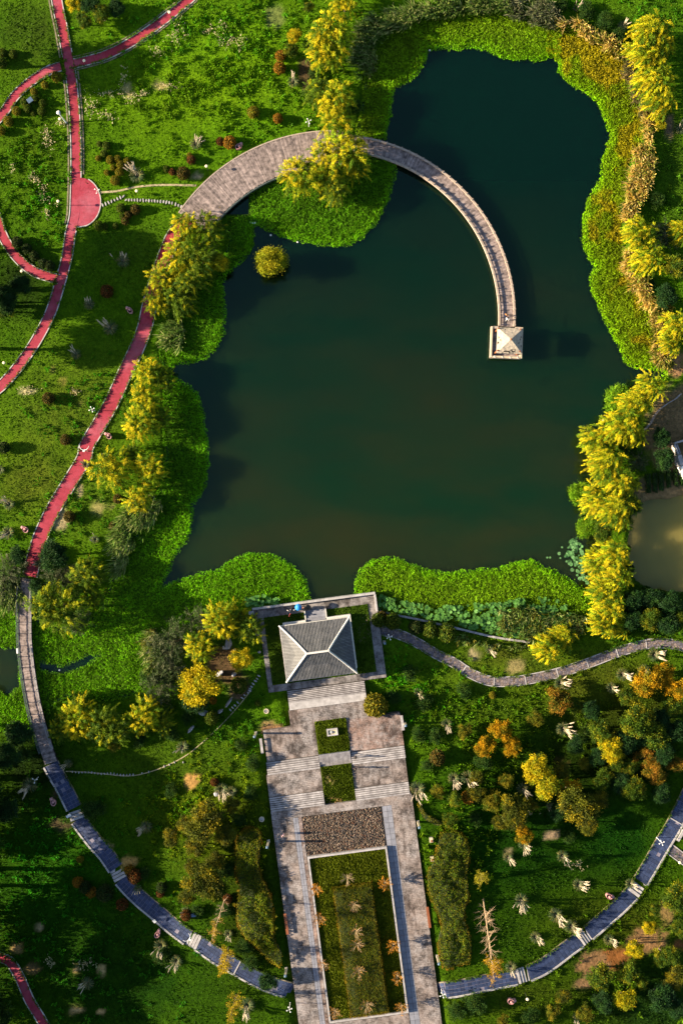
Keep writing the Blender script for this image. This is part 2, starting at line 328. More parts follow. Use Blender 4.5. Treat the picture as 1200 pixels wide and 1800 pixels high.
def brickmat(name, c1, c2, mortar, stain):
    m, n, b = mat(name, .85, .2); co = coords(n); mp = N(n, 'ShaderNodeMapping'); mp.inputs['Rotation'].default_value = (0, 0, math.radians(-7.5)); n.links.new(co, mp.inputs[0])
    br = N(n, 'ShaderNodeTexBrick', Scale=1.0); n.links.new(mp.outputs[0], br.inputs['Vector'])
    for k, v in (('Color1', c1), ('Color2', c2), ('Mortar', mortar)): br.inputs[k].default_value = (*v, 1)
    br.inputs['Brick Width'].default_value = .62; br.inputs['Row Height'].default_value = .31; br.inputs['Mortar Size'].default_value = .028
    big = noise(n, mp.outputs[0], .22, 6, .7); fine = noise(n, mp.outputs[0], 1.4, 6, .75)
    wear = ramp(n, fine, [(.42, (0, 0, 0)), (.6, (1, 1, 1))])
    c = mixc(n, wear, br.outputs[0], (.28, .262, .27))
    st = ramp(n, big, [(.40, (0, 0, 0)), (.60, (1, 1, 1))]); c = mixc(n, st, c, mixc(n, .55, c, stain))
    gr = ramp(n, noise(n, mp.outputs[0], .5, 9, .82), [(.40, (.2, .185, .18)), (.5, (.72, .7, .69)), (.6, (1.15, 1.13, 1.12))]); c = mixc(n, .95, c, gr, 'MULTIPLY')
    m2 = N(n, 'ShaderNodeMapping'); m2.inputs['Scale'].default_value = (1.4, .22, 1); n.links.new(mp.outputs[0], m2.inputs[0]); dr = ramp(n, noise(n, m2.outputs[0], .5, 5, .7), [(.36, (.42, .38, .36)), (.48, (1, 1, 1))]); c = mixc(n, .8, c, dr, 'MULTIPLY')
    n.links.new(c, b.inputs['Base Color']); bump(n, b, br.outputs['Fac'], -.4, .02); return m
BRICK = brickmat('worn_plaza_brick', (.235, .215, .215), (.31, .285, .285), (.04, .036, .035), (.25, .19, .165))
BRICKR = brickmat('reddish_worn_brick', (.22, .18, .17), (.28, .22, .21), (.08, .06, .055), (.27, .15, .11))
PLATM = brickmat('pale_worn_paving', (.21, .205, .215), (.25, .24, .25), (.17, .16, .16), (.16, .15, .15))
def ground_mat():
    m, n, b = mat('grass_ground', .95, .03); co = coords(n); at = N(n, 'ShaderNodeAttribute', attribute_name='tint')
    f = noise(n, co, 1.6, 6, .75); g = noise(n, co, .35, 5, .65)
    c = mixc(n, 1.0, at.outputs['Color'], ramp(n, f, [(.25, (.35, .38, .3)), (.75, (1.5, 1.45, 1.3))]), 'MULTIPLY')
    c = mixc(n, 1.0, c, ramp(n, g, [(.3, (.7, .75, .7)), (.7, (1.2, 1.15, 1.0))]), 'MULTIPLY')
    n.links.new(c, b.inputs['Base Color']); bump(n, b, f, .9, .25); return m
GROUND = ground_mat()
def water_mat(name, c0, c1, mx):
    m, n, b = mat(name, .07, 1.0); b.inputs['Specular Tint'].default_value = (.55, 1.0, .8, 1); b.inputs['Subsurface Weight'].default_value = 1.0; b.inputs['Subsurface Radius'].default_value = (22, 24, 23); b.inputs['Subsurface Scale'].default_value = 1.0; b.subsurface_method = 'RANDOM_WALK'; b.inputs['IOR'].default_value = 1.33; co = coords(n)
    mp = N(n, 'ShaderNodeMapping'); mp.inputs['Scale'].default_value = (.35, 1.0, 1); mp.inputs['Rotation'].default_value = (0, 0, .18); n.links.new(co, mp.inputs[0])
    c = ramp(n, noise(n, mp.outputs[0], .07, 4, .55), [(.38, c0), (.72, c1)])
    sp = N(n, 'ShaderNodeSeparateXYZ'); n.links.new(co, sp.inputs[0]); mr = N(n, 'ShaderNodeMapRange'); n.links.new(sp.outputs[1], mr.inputs[0])
    mr.inputs[1].default_value = 60; mr.inputs[2].default_value = -5      # silt grows from the inflow towards the shallow south
    c = mixc(n, mr.outputs[0], mx, c)
    n.links.new(c, b.inputs['Base Color']); bump(n, b, noise(n, co, 2.2, 3), .03, .03); return m
WATERM = water_mat('pond_water', (.0034, .0185, .0046), (.0185, .0195, .0032), (.0003, .0070, .0034))
WATER2 = water_mat('murky_water', (.19, .165, .042), (.21, .175, .046), (.19, .165, .05))
# ------------------------------------------------------------------ ground: one sheet, coloured by growth, with shade painted into the lower end
BLOBS = [  # px, py, rx, ry, colour, weight   (grass kinds; darkest ones also paint in tree shade)
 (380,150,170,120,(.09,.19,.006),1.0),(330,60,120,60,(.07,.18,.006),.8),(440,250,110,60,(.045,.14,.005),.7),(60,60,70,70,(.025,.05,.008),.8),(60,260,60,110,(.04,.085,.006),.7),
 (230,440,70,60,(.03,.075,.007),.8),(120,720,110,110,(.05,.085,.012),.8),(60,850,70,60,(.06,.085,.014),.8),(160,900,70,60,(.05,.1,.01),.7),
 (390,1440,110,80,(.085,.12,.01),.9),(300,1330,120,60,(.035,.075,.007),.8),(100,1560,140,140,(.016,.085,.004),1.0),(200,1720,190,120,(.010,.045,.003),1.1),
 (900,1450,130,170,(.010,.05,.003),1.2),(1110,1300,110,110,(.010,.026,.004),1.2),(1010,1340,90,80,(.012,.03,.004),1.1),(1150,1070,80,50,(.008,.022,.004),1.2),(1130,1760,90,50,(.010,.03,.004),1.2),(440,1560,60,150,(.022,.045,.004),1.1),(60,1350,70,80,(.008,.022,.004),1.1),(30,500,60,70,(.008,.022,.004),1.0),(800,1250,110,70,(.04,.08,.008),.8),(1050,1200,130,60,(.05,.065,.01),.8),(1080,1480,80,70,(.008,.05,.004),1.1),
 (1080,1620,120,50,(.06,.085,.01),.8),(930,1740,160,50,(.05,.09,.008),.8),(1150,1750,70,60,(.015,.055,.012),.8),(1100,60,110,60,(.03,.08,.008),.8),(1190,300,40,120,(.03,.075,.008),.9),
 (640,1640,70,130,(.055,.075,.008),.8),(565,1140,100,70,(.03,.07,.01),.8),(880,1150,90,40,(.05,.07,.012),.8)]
SOIL = [(95,650,9,9,(.12,.13,.03),.9),(112,670,9,10,(.13,.13,.03),.9),(128,690,9,10,(.13,.13,.03),.9),(143,708,8,9,(.12,.13,.03),.8),  # bare patches: px, py, rx, ry, colour, strength
 (1190,760,55,80,(.17,.12,.075),1.6),(1180,870,55,26,(.26,.17,.1),1.7),(1130,880,16,40,(.2,.15,.09),1.5),(1180,640,30,26,(.3,.17,.1),1.2),(1176,225,9,28,(.18,.13,.09),1.1),
 (393,1170,38,40,(.085,.055,.035),1.2),(420,1205,26,30,(.1,.07,.05),1.0),(360,1155,26,18,(.22,.16,.08),.7),(105,915,22,30,(.3,.25,.17),.9),(140,860,8,16,(.32,.26,.18),.9),(175,890,40,30,(.24,.22,.1),.6),
 (280,1375,30,22,(.14,.1,.03),.4),(340,1367,13,18,(.34,.2,.08),1.2),(230,1512,18,14,(.36,.24,.1),1.1),(180,1485,22,14,(.28,.2,.12),.9),(480,1280,26,8,(.34,.2,.13),1.1),(475,1270,16,10,(.25,.18,.09),.8),
 (1040,1690,40,26,(.22,.13,.08),1.1),(1080,1680,34,22,(.24,.10,.04),1.15),(1135,1650,46,30,(.24,.14,.08),.9),(1170,1600,20,30,(.22,.15,.07),.9),(1190,1660,14,12,(.22,.09,.04),.9),(1020,1720,24,16,(.25,.15,.1),.8),
 (965,1462,16,10,(.3,.22,.17),1.0),(905,1170,20,24,(.24,.2,.1),.8),(835,1150,18,16,(.26,.22,.15),.8),(640,1115,16,26,(.2,.17,.12),.8),(640,1090,10,14,(.32,.27,.2),.8),(500,1130,18,40,(.12,.11,.03),.5),
 (30,1665,24,18,(.34,.22,.12),.6),(70,1630,10,10,(.4,.3,.2),.9),(137,1703,12,9,(.4,.28,.16),.9),(180,1700,12,14,(.36,.28,.16),.8),(60,1700,26,20,(.13,.09,.05),.7),(130,1772,28,10,(.4,.28,.16),.8),(180,1774,10,8,(.4,.28,.16),.8),
 (700,1495,10,14,(.3,.2,.1),.6),(980,1340,30,16,(.18,.1,.05),.6),(890,1490,14,12,(.28,.22,.15),.6),(590,1407,16,8,(.34,.22,.1),1.1),(580,1370,12,18,(.3,.25,.1),.8),(50,688,24,10,(.4,.35,.24),.8),(18,688,8,6,(.3,.3,.2),.5),
 (345,310,12,10,(.34,.28,.2),.8),(285,150,26,12,(.3,.26,.12),.7),(225,160,14,34,(.36,.32,.16),.6),(482,28,22,26,(.12,.16,.05),1.0),(537,130,20,34,(.07,.05,.03),1.0),(125,1010,16,22,(.17,.13,.1),1.0),(110,1450,40,30,(.06,.045,.03),.6),(98,1390,14,30,(.06,.04,.03),.6)]
def grass_col(px, py):
    n1 = vnoise(px, py, 60, 21); n2 = vnoise(px, py, 16, 22, 2)
    c = np.stack([.018 + .034 * n1 + .016 * n2, .07 + .06 * n1 + .03 * n2, .003 + .003 * n2], -1)
    for x, y, rx, ry, cc, w in BLOBS:
        g = np.exp(-(((px - x) / rx) ** 2 + ((py - y) / ry) ** 2) * .9) * w; g = np.clip(g * (.6 + .8 * n2), 0, 1)[..., None]
        c = c * (1 - g) + np.array(cc) * g
    return c * np.array((1.42, 1.32, .8))
def soil_mask(px, py):
    nn = vnoise(px, py, 11, 23, 3); s = np.zeros(np.shape(px)); c = np.zeros(np.shape(px) + (3,))
    for x, y, rx, ry, cc, w in SOIL:
        g = np.exp(-(((px - x) / rx) ** 2 + ((py - y) / ry) ** 2)) * w; g = sstep(.36, .62, g * (.35 + nn * 1.1)); k = g > s
        c[k] = cc; s = np.maximum(s, g)
    return s, c
ax = np.concatenate([[-40000, -18000, -8000, -3500, -1600, -900, -550], np.arange(-390, 1591, 7), [1750, 2100, 2800, 4700, 9000, 19000, 41000]])
ay = np.concatenate([[-40000, -18000, -8000, -3500, -1600, -900, -550], np.arange(-390, 2191, 7), [2350, 2700, 3400, 5300, 10000, 20000, 42000]])
mx_, my_ = np.meshgrid(ax, ay); gz = ghm(mx_, my_)
sm, sc = soil_mask(mx_, my_); gc = grass_col(mx_, my_) * (.85 - .3 * sstep(1180, 1480, my_))[..., None]; gc = gc * (1 - sm[..., None]) + sc * sm[..., None]  # colour lowered towards the bottom to paint the shaded lower corners
gn = vnoise(mx_, my_, 9, 24, 2); gz = gz + (gn - .5) * .12 * (1 - cls(hard.astype(float), mx_, my_))
bed = cls(bb, mx_, my_)[..., None]; gc = gc * (1 - bed) + np.array((.035, .04, .015)) * bed
ny_, nx_ = mx_.shape; idx = np.arange(ny_ * nx_).reshape(ny_, nx_)
gv = np.stack([(mx_ - 600) * M, (900 - my_) * M, gz - .02], -1).reshape(-1, 3)
gf = np.stack([idx[1:, :-1], idx[1:, 1:], idx[:-1, 1:], idx[:-1, :-1]], -1).reshape(-1, 4)
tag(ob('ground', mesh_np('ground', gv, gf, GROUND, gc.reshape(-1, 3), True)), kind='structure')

def water(name, poly, z, m, grow):
    p = np.array(poly, float); c = p.mean(0)
    xs = np.arange(p[:, 0].min() - 20, p[:, 0].max() + 20, 4); ys = np.arange(p[:, 1].min() - 20, p[:, 1].max() + 20, 4); a, b_ = np.meshgrid(xs, ys)
    keep = inpoly(a, b_, poly) | (dseg(a, b_, poly, True) < grow)
    k = keep[:-1, :-1]; ii = np.arange(a.size).reshape(a.shape)
    f = np.stack([ii[1:, :-1], ii[1:, 1:], ii[:-1, 1:], ii[:-1, :-1]], -1)[k]
    v = np.stack([(a.ravel() - 600) * M, (900 - b_.ravel()) * M, np.full(a.size, z)], -1)
    u, inv = np.unique(f, return_inverse=True); me = mesh_np(name, v[u], inv.reshape(-1, 4), m, None, True)
    return tag(ob(name, me), kind='structure')
water('pond_water', BASIN, WATER_Z, WATERM, 14); water('fish_pond_water', POND2, WATER_Z + .02, WATER2, 10)

# ------------------------------------------------------------------ leaves
def kites(c, d, side, ln, wd, base_off=0.0):
    """leaf-shaped quads: centre-base c, unit direction d, unit side vector"""
    ln = np.broadcast_to(ln, len(c))[:, None]; wd = np.broadcast_to(wd, len(c))[:, None]
    a = c; b = c + d * ln * .45 + side * wd * .5; t = c + d * ln; e = c + d * ln * .45 - side * wd * .5
    return np.stack([a, e, t, b], 1).reshape(-1, 3)
def norm(a): return a / (np.linalg.norm(a, axis=-1, keepdims=True) + 1e-9)
def rdir(r, n): return norm(r.normal(size=(n, 3)))
def leafmesh(name, v, col, m=None):
    f = np.arange(len(v)).reshape(-1, 4); return mesh_np(name, v, f, m or LEAF, np.repeat(col, 4, 0))
def tufts(name, px, py, z, col, ln, wd, up, nl, r, lean=(0, 0)):
    n = len(px); p = P(px, py, z); p = np.repeat(p, nl, 0); k = n * nl
    a = r.random(k) * 6.2832; e = up + r.normal(size=k) * .3
    d = norm(np.stack([np.cos(a) * np.cos(e) + lean[0], np.sin(a) * np.cos(e) + lean[1], np.abs(np.sin(e)) + .05], -1)); s = norm(np.cross(d, rdir(r, k)))
    p[:, :2] += r.normal(size=(k, 2)) * .07
    L_ = np.repeat(np.broadcast_to(ln, n), nl) * r.uniform(.6, 1.25, k); W_ = np.repeat(np.broadcast_to(wd, n), nl) * r.uniform(.7, 1.2, k)
    c = np.repeat(col, nl, 0) * r.uniform(.6, 1.35, (k, 1))
    return kites(p, d, s, L_, W_), c

def stuff(name, vs, cs, label, cat, m=None):
    return tag(ob(name, leafmesh(name, np.concatenate(vs), np.concatenate(cs), m)), label, cat, None, 'stuff')

# ------------------------------------------------------------------ floating plant mats on the pond
def mat_cover(name, box, col_edge, col_in, dens, label, seed, dry=None, ln=.235):
    r = np.random.default_rng(seed); x0, y0, x1, y1 = box; n = int((x1 - x0) * (y1 - y0) * .01 * dens)
    px = r.uniform(x0, x1, n); py = r.uniform(y0, y1, n)
    jx = (vnoise(px, py, 9, 31) - .5) * 7; jy = (vnoise(px, py, 9, 32) - .5) * 7
    k = (inpoly(px, py, BASIN) | ((dseg(px, py, BASIN, True) < 5 + jx) & ~cls(hard, px, py))) & ~inpoly(px + jx, py + jy, WATER) & ~inpoly(px + jx * .6, py + jy * .6, HOLE_A) & ~inpoly(px + jx, py + jy, HOLE_B) & ~inpoly(px, py, PLAT)
    px, py = px[k], py[k]; d = dseg(px, py, WATER, True)
    h = .25 * vnoise(px, py, 24, 33) + .26 * vnoise(px, py, 3.5, 34, 2) - .05
    w = np.exp(-d / 16)[:, None] * .85; nz = vnoise(px, py, 36, 35)[:, None]; n2 = vnoise(px, py, 4.5, 37, 1)[:, None]
    c = np.array(col_in) * (.6 + .8 * nz) * (.6 + .8 * n2) * (1 - w) + np.array(col_edge) * (.6 + .8 * n2) * w
    if dry is not None:
        g = sstep(.5, .68, vnoise(px, py, 26, 36, 3) + .35 * np.exp(-((px - 1040) / 70) ** 2 - ((py - 95) / 40) ** 2) - .3 * np.exp(-d / 14))[:, None]; c = c * (1 - g * .65) + np.array(dry) * g * .65 * (.5 + n2)
    z = np.maximum(WATER_Z + .06, ghm(px, py)) + np.clip(h, 0, 1) * sstep(0, 8, d)
    c = c * np.array((1.3, 1.36, .5)); v1, c1 = tufts(name, px, py, z, c, ln, ln * .5, .6, 3, r)
    # low mat of stems and mud under the leaves
    q = 6; a, b_ = np.meshgrid(np.arange(x0, x1, q), np.arange(y0, y1, q)); a, b_ = a.ravel(), b_.ravel()
    k = inpoly(a, b_, BASIN) & ~inpoly(a, b_, WATER) & ~inpoly(a, b_, HOLE_A) & ~inpoly(a, b_, HOLE_B) & ~inpoly(a, b_, PLAT) & (dseg(a, b_, WATER, True) > 4.5) & (dseg(a, b_, HOLE_A, True) > 4)
    p = P(a[k], b_[k], WATER_Z + .03); s_ = q * M * .53
    v2 = np.stack([p + np.array(o_) * s_ for o_ in ((-1, -1, 0), (1, -1, 0), (1, 1, 0), (-1, 1, 0))], 1).reshape(-1, 3); c2 = np.tile(np.array(col_in) * .45, (k.sum(), 1))
    return stuff(name, [v1, v2], [c1, c2], label, 'water plants')
E1, I1 = (.16, .40, .008), (.10, .23, .012)
mat_cover('floating_plant_mat', (625, 5, 985, 246), E1, (.14, .24, .012), 42, 'green carpet of floating plants along the north shore above the bridge', 41)
mat_cover('floating_plant_mat', (440, 262, 702, 440), E1, (.075, .19, .012), 42, 'round green plant mat between the wide wooden deck and the open water', 42)
mat_cover('floating_plant_mat', (280, 380, 447, 645), (.14, .38, .008), (.08, .2, .012), 42, 'two green mat lobes beside the willows on the upper left bank', 43)
mat_cover('floating_plant_mat', (180, 646, 372, 900), (.13, .38, .008), (.075, .20, .01), 42, 'long dark green mat bulging from the middle of the left bank', 44)
mat_cover('floating_plant_mat', (-95, 900, 560, 1290), (.15, .40, .008), (.11, .26, .010), 32, 'largest green plant mat, filling the lower left arm of the pond up to the wooden footbridge', 45)
mat_cover('floating_plant_mat', (615, 970, 1050, 1130), E1, (.14, .25, .014), 40, 'green plant mat between the hip roofed pavilion and the lower right willows', 46)
mat_cover('floating_plant_mat', (960, 30, 1172, 668), (.20, .42, .006), (.15, .21, .010), 42, 'green to rusty plant mat lining the right shore of the pond', 47, dry=(.34, .23, .02))

# ------------------------------------------------------------------ grass and weeds
def on_land(px, py): return ~(cls(basin, px, py) | cls(pond2, px, py) | cls(hard, px, py))
n = 260000; r = np.random.default_rng(51)
px = r.uniform(-110, 1310, n); py = r.uniform(-110, 1910, n); k = on_land(px, py)
sm, sc = soil_mask(px, py); k &= r.random(n) > sm * .85
px, py, sm, sc = px[k], py[k], sm[k], sc[k]; c = grass_col(px, py) * (1.15 - .4 * sstep(1180, 1480, py))[:, None]; c = c * (1 - sm[:, None] * .6) + sc * sm[:, None] * .6  # tufts carry the same painted shade towards the bottom
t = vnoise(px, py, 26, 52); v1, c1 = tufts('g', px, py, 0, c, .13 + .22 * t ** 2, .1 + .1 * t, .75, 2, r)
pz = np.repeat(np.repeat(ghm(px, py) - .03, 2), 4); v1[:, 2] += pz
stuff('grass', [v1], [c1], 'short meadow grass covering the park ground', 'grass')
WEED = [(390,130,190,140,1.0,(.10,.18,.008)),(310,180,80,60,.8,(.12,.19,.012)),(340,60,140,60,.7,(.06,.17,.008)),(470,120,90,120,.7,(.08,.18,.008)),(60,320,60,110,.7,(.06,.14,.008)),(80,370,40,60,.7,(.05,.18,.01)),
 (390,1430,110,90,1.0,(.15,.18,.008)),(300,1420,90,60,.6,(.07,.15,.008)),(720,1210,60,60,1.0,(.05,.2,.006)),(800,1230,120,80,.7,(.07,.14,.008)),(860,1350,100,90,.6,(.06,.11,.006)),
 (940,1280,160,90,.6,(.08,.12,.008)),(790,1480,60,90,.8,(.09,.14,.008)),(150,1660,190,150,.35,(.03,.13,.01)),(80,1500,140,100,.35,(.03,.16,.012)),(1060,1700,120,90,.5,(.09,.15,.008)),(160,720,90,80,.35,(.04,.15,.008)),(150,890,70,60,.5,(.05,.15,.01)),(60,1240,80,90,.6,(.03,.08,.01)),(430,1280,90,60,.5,(.04,.12,.008)),(640,1640,60,140,.6,(.1,.13,.008)),(330,1260,80,40,.5,(.06,.12,.01)),(1150,40,90,60,.5,(.05,.15,.008)),(1000,20,60,30,.9,(.06,.17,.01)),(1170,330,40,90,.5,(.06,.13,.01)),(1120,1100,110,40,.7,(.03,.08,.008))]
WEED = [w[:5] + ((w[5][0] * 1.15, w[5][1] * 1.4, w[5][2] * .6),) for w in WEED]
vs, cs = [], []
for i, (x, y, rx, ry, dn, cc) in enumerate(WEED):
    m_ = int(rx * ry * .045 * dn) + 20; a = r.normal(size=m_) * rx * .55 + x; b_ = r.normal(size=m_) * ry * .55 + y
    k = on_land(a, b_) & (vnoise(a, b_, 22, 60) > .42) & (soil_mask(a, b_)[0] < .5); a, b_ = a[k], b_[k]
    sub = 5; q = len(a); a = np.repeat(a, sub) + r.normal(size=q * sub) * 2.6; b_ = np.repeat(b_, sub) + r.normal(size=q * sub) * 2.6; sz = np.repeat(r.uniform(.5, 1.3, q), sub)
    col = np.array(cc) * np.repeat(r.uniform(.5, 1.35, (q, 1)), sub, 0)
    v, c_ = tufts('w', a, b_, 0, col, .36 * sz, .15 * sz, .8, 5, r); v[:, 2] += np.repeat(np.repeat(ghm(a, b_) + r.random(len(a)) * .2 * sz, 5), 4); vs.append(v); cs.append(c_)
stuff('weeds', vs, cs, 'taller leafy weeds in clumps through the meadow', 'weeds')
# dry pale seed heads in the meadow
DRYG = [(312,62,14,18),(278,90,12,8),(218,145,6,26),(300,152,16,6),(255,165,8,6),(232,172,12,10),(192,205,14,8),(390,60,12,20),(366,55,6,6),(425,75,8,14),(405,72,5,10),(85,250,8,14),(82,235,5,10),(78,345,10,16),(105,356,5,4),(25,295,6,8),(57,310,4,6),(85,375,6,8),(64,315,10,6),(108,217,6,4),(190,165,16,6),(160,185,12,14),(50,685,14,8),(130,690,8,6),(980,560,24,8),(1010,1515,12,8),(915,1420,18,6),(345,1245,8,6),(150,1690,14,10),(90,1690,10,8)]
vs, cs = [], []
for x, y, rx, ry in DRYG:
    m_ = int(12 + rx * ry * .2); a = r.normal(size=m_) * rx * .6 + x; b_ = r.normal(size=m_) * ry * .6 + y; k = on_land(a, b_); a, b_ = a[k], b_[k]
    v, c_ = tufts('d', a, b_, 0, np.tile((.6, .52, .33), (len(a), 1)), .34, .11, .75, 3, r); v[:, 2] += np.repeat(np.repeat(ghm(a, b_) + .15, 3), 4); vs.append(v); cs.append(c_)
stuff('dry_grass', vs, cs, 'pale dry seed heads standing in the meadow', 'dry grass')

# grass creeping over path edges
vs, cs = [], []
for pl, w in ((RED_A, 8.2), (RED_B, 7.2), (RED_C, 7.4), (RED_D, 12), (RED_E, 7.8), (STONE_K, 8), (SL1 + SL2 + SL3 + SL4, 13.6), (SR1 + SR2 + SR3 + SR4, 13.6)):
    q = tomap(smooth(pl, 1.2)); t = np.gradient(q, axis=0); t /= np.linalg.norm(t, axis=1)[:, None] + 1e-9; nn = np.stack([-t[:, 1], t[:, 0]], 1)
    for s in (-1, 1):
        g = vnoise(q[:, 0], q[:, 1], 9, 77 + s) > .46; e_ = q[g] + nn[g] * s * (w + r.normal(size=(g.sum(), 1)) * .9 + .6)
        if (pl is RED_A): e_ = e_[np.hypot(e_[:, 0] - 140, e_[:, 1] - 359) > 38]
        c = grass_col(e_[:, 0], e_[:, 1]) * 1.1 + np.array((.02, .015, 0)); v, c = tufts('g', e_[:, 0], e_[:, 1], 0, c, .3, .12, .6, 5, r); v[:, 2] += np.repeat(np.repeat(ghm(e_[:, 0], e_[:, 1]) + .1, 5), 4); vs.append(v); cs.append(c)
stuff('edge_grass', vs, cs, 'unmown grass creeping over the kerbs of the paths', 'grass')

# ------------------------------------------------------------------ paths
def pz(pts, up): 
    return G(pts[:, 0], pts[:, 1], up)
def ribbon(name, pts, w, m, up, step=6, th=.12, sm_=True):
    p = smooth(pts, step) if sm_ else np.array(pts, float); return tag(ob(name, sweep(MB(), pz(p, up), w, th).mesh(name, m)), kind='structure'), p
def kerbs(parent, p, w, m, up, kw=.17, sides=(1, -1)):
    for s in sides: ob('kerb', sweep(MB(), pz(p, up), kw, .2, s * (w / 2 + kw / 2 + .003)).mesh('kerb', m), parent)
for pl, w, up in ((RED_A, 1.62, .07), (RED_C, 1.45, .055), (RED_D, 2.35, .07), (RED_E, 1.5, .07)):
    q, p = ribbon('red_path', pl, w, RED, up)
    if pl is RED_A:
        # east kerb breaks at the round bulge and the crossing; west kerb at the two junctions
        L_ = p[(p[:, 1] < 104)], p[(p[:, 1] > 128) & (p[:, 1] < 481)], p[(p[:, 1] > 503)]; Rr = p[p[:, 1] < 98], p[(p[:, 1] > 118) & (p[:, 1] < 318)], p[p[:, 1] > 400]
        for seg in L_: kerbs(q, seg, w, KERB, up + .05, .17, (-1,))
        for seg in Rr: kerbs(q, seg, w, KERB, up + .05, .17, (1,))
        for s, lo, hi in ((-1, -60, 103), (-1, 135, 400), (1, 124, 312)):
            seg = p[(p[:, 1] > lo) & (p[:, 1] < hi)]; ob('gutter', sweep(MB(), pz(seg, .05), .26, .1, s * 1.32).mesh('gutter', GUTTER), q)
        A_MAIN = q
    else: kerbs(q, p, w, KERB, up + .05)
pB = smooth(RED_B, 6)
for seg in (pB[pB[:, 0] < 113], pB[pB[:, 0] > 125]):
    q = tag(ob('red_path', sweep(MB(), pz(seg, .06), 1.4, .12).mesh('red_path', RED)), kind='structure'); kerbs(q, seg, 1.4, KERB, .11)
    if seg[0, 0] > 100:
        for s in (1, -1): ob('gutter', sweep(MB(), pz(seg, .05), .2, .1, s * 1.15).mesh('gutter', GUTTER), q)
a = np.radians(np.linspace(76, -78, 30)); bul = np.stack([140 + 36.5 * np.cos(a), 355 - 43 * np.sin(a)], 1); bul[-1] = (134, 399)
bulp = G(bul[:, 0], bul[:, 1], .075); bulw = np.concatenate([G(np.array([130., 138.]), np.array([311., 312.]), .075), bulp, G(np.array([130.]), np.array([401.]), .075)]); q = tag(ob('red_path_bay', MB().prism([tuple(v[:2]) for v in bulw], float(bulp[:, 2].min()) - .2, [float(z_) for z_ in bulw[:, 2]]).mesh('bay', RED)), kind='structure')
ob('kerb', sweep(MB(), bulp[2:] + np.array((0, 0, .05)), .17, .2, .09).mesh('kerb', KERB), q)
for tr, w in ((TRAIL_A, .34), (TRAIL_B[2:], .16)):
    ribbon('dirt_track', tr, w, simple('packed_earth', (.2, .17, .08), (.42, .35, .22), 1.5, .95), .045)
STONEB = MB().lathe([(.9, -.5), (1, 0), (.92, .42), (.7, .5)], n=9).mesh('stepping_stone', STONEW)
def stones(name, pts, label, sz):
    c = G(*np.mean(pts, 0)); e = empty(name, c, 0, 1, label, 'stepping stones')
    for i, (x, y) in enumerate(pts):
        x2, y2 = pts[min(i + 1, len(pts) - 1)]; x1, y1 = pts[max(i - 1, 0)]; an = math.atan2(-(y2 - y1), x2 - x1)
        p = G(x, y, .06) - c; ob('stepping_stone', STONEB, e, p, (0, 0, an + R.normal() * .15), (.15 * sz * R.uniform(.8, 1.2), .36 * sz * R.uniform(.75, 1.15), .16))
stones('stepping_stones', [(181+i*5.2, 360.5-2.2*min(i,7)+(0 if i<7 else 0)) for i in range(8)] + [(222+i*5.05, 351.5+.03*i*i*.6) for i in range(13)] + [(288,354.5),(293,355.5),(298,356),(303,357),(309,359),(314,361),(319,363)], 'pale stepping stones from the red path bay to the wide wooden deck', .95)
stones('stepping_stones', [(455,1188),(452,1193),(449,1197),(445,1202),(442,1207),(439.5,1210.5),(439,1214),(436,1218),(430,1222),(426,1227),(418,1235),(413,1240),(409,1244),(405,1248)], 'short line of pale stepping stones below the pavilion platform corner', .9)
stones('stepping_stones', [(128+i*5.6, 1356.5+.9*math.sin(i*.9)+.32*i) for i in range(20)] + [(250,1359),(262,1357),(289,1347),(298,1344),(307,1340),(322,1340)], 'pale stepping stones curving away from the foot of the footbridge', .62)

# slate paths: every flight's paving and steps
def slate(pts, label_kerb, w=2.55, nacross=4, up=.07, cross=None):
    q, p = ribbon('slate_path', pts, w, GROUT, up, 5)
    wp = pz(p, up); seg = np.concatenate([[0], np.cumsum(np.linalg.norm(np.diff(wp, axis=0), axis=1))]); pit = w / nacross; nrow = int(seg[-1] / pit)
    for i in range(nrow):
        s = (i + .5) * seg[-1] / nrow; c = np.array([np.interp(s, seg, wp[:, j]) for j in range(3)]); c2 = np.array([np.interp(s + .2, seg, wp[:, j]) for j in range(3)]); c1 = np.array([np.interp(s - .2, seg, wp[:, j]) for j in range(3)])
        t = (c2 - c1); t /= np.linalg.norm(t); nn = np.array([-t[1], t[0], 0]); nn /= np.linalg.norm(nn); an = math.atan2(t[1], t[0])
        for j in range(nacross):
            if R.random() < .02: continue
            o_ = c + nn * ((j + .5) * pit - w / 2)
            ob('paver', unit_box(SLATE), q, o_ + np.array((0, 0, .004 + R.random() * .012)), (R.normal() * .01, -math.asin(t[2]) + R.normal() * .01, an + R.normal() * .012), (seg[-1] / nrow - .055, pit - .055, .05))
    side = -1
    kerbs(q, p, w, GUTTER, up + .03, .16, (1,)); kerbs(q, p, w, STONEW, up + .1, .3, (side,))
    return q
for s in (SL1, SL2, SL3, SL4, SR1, SR2, SR3, SR4): slate(s, None)
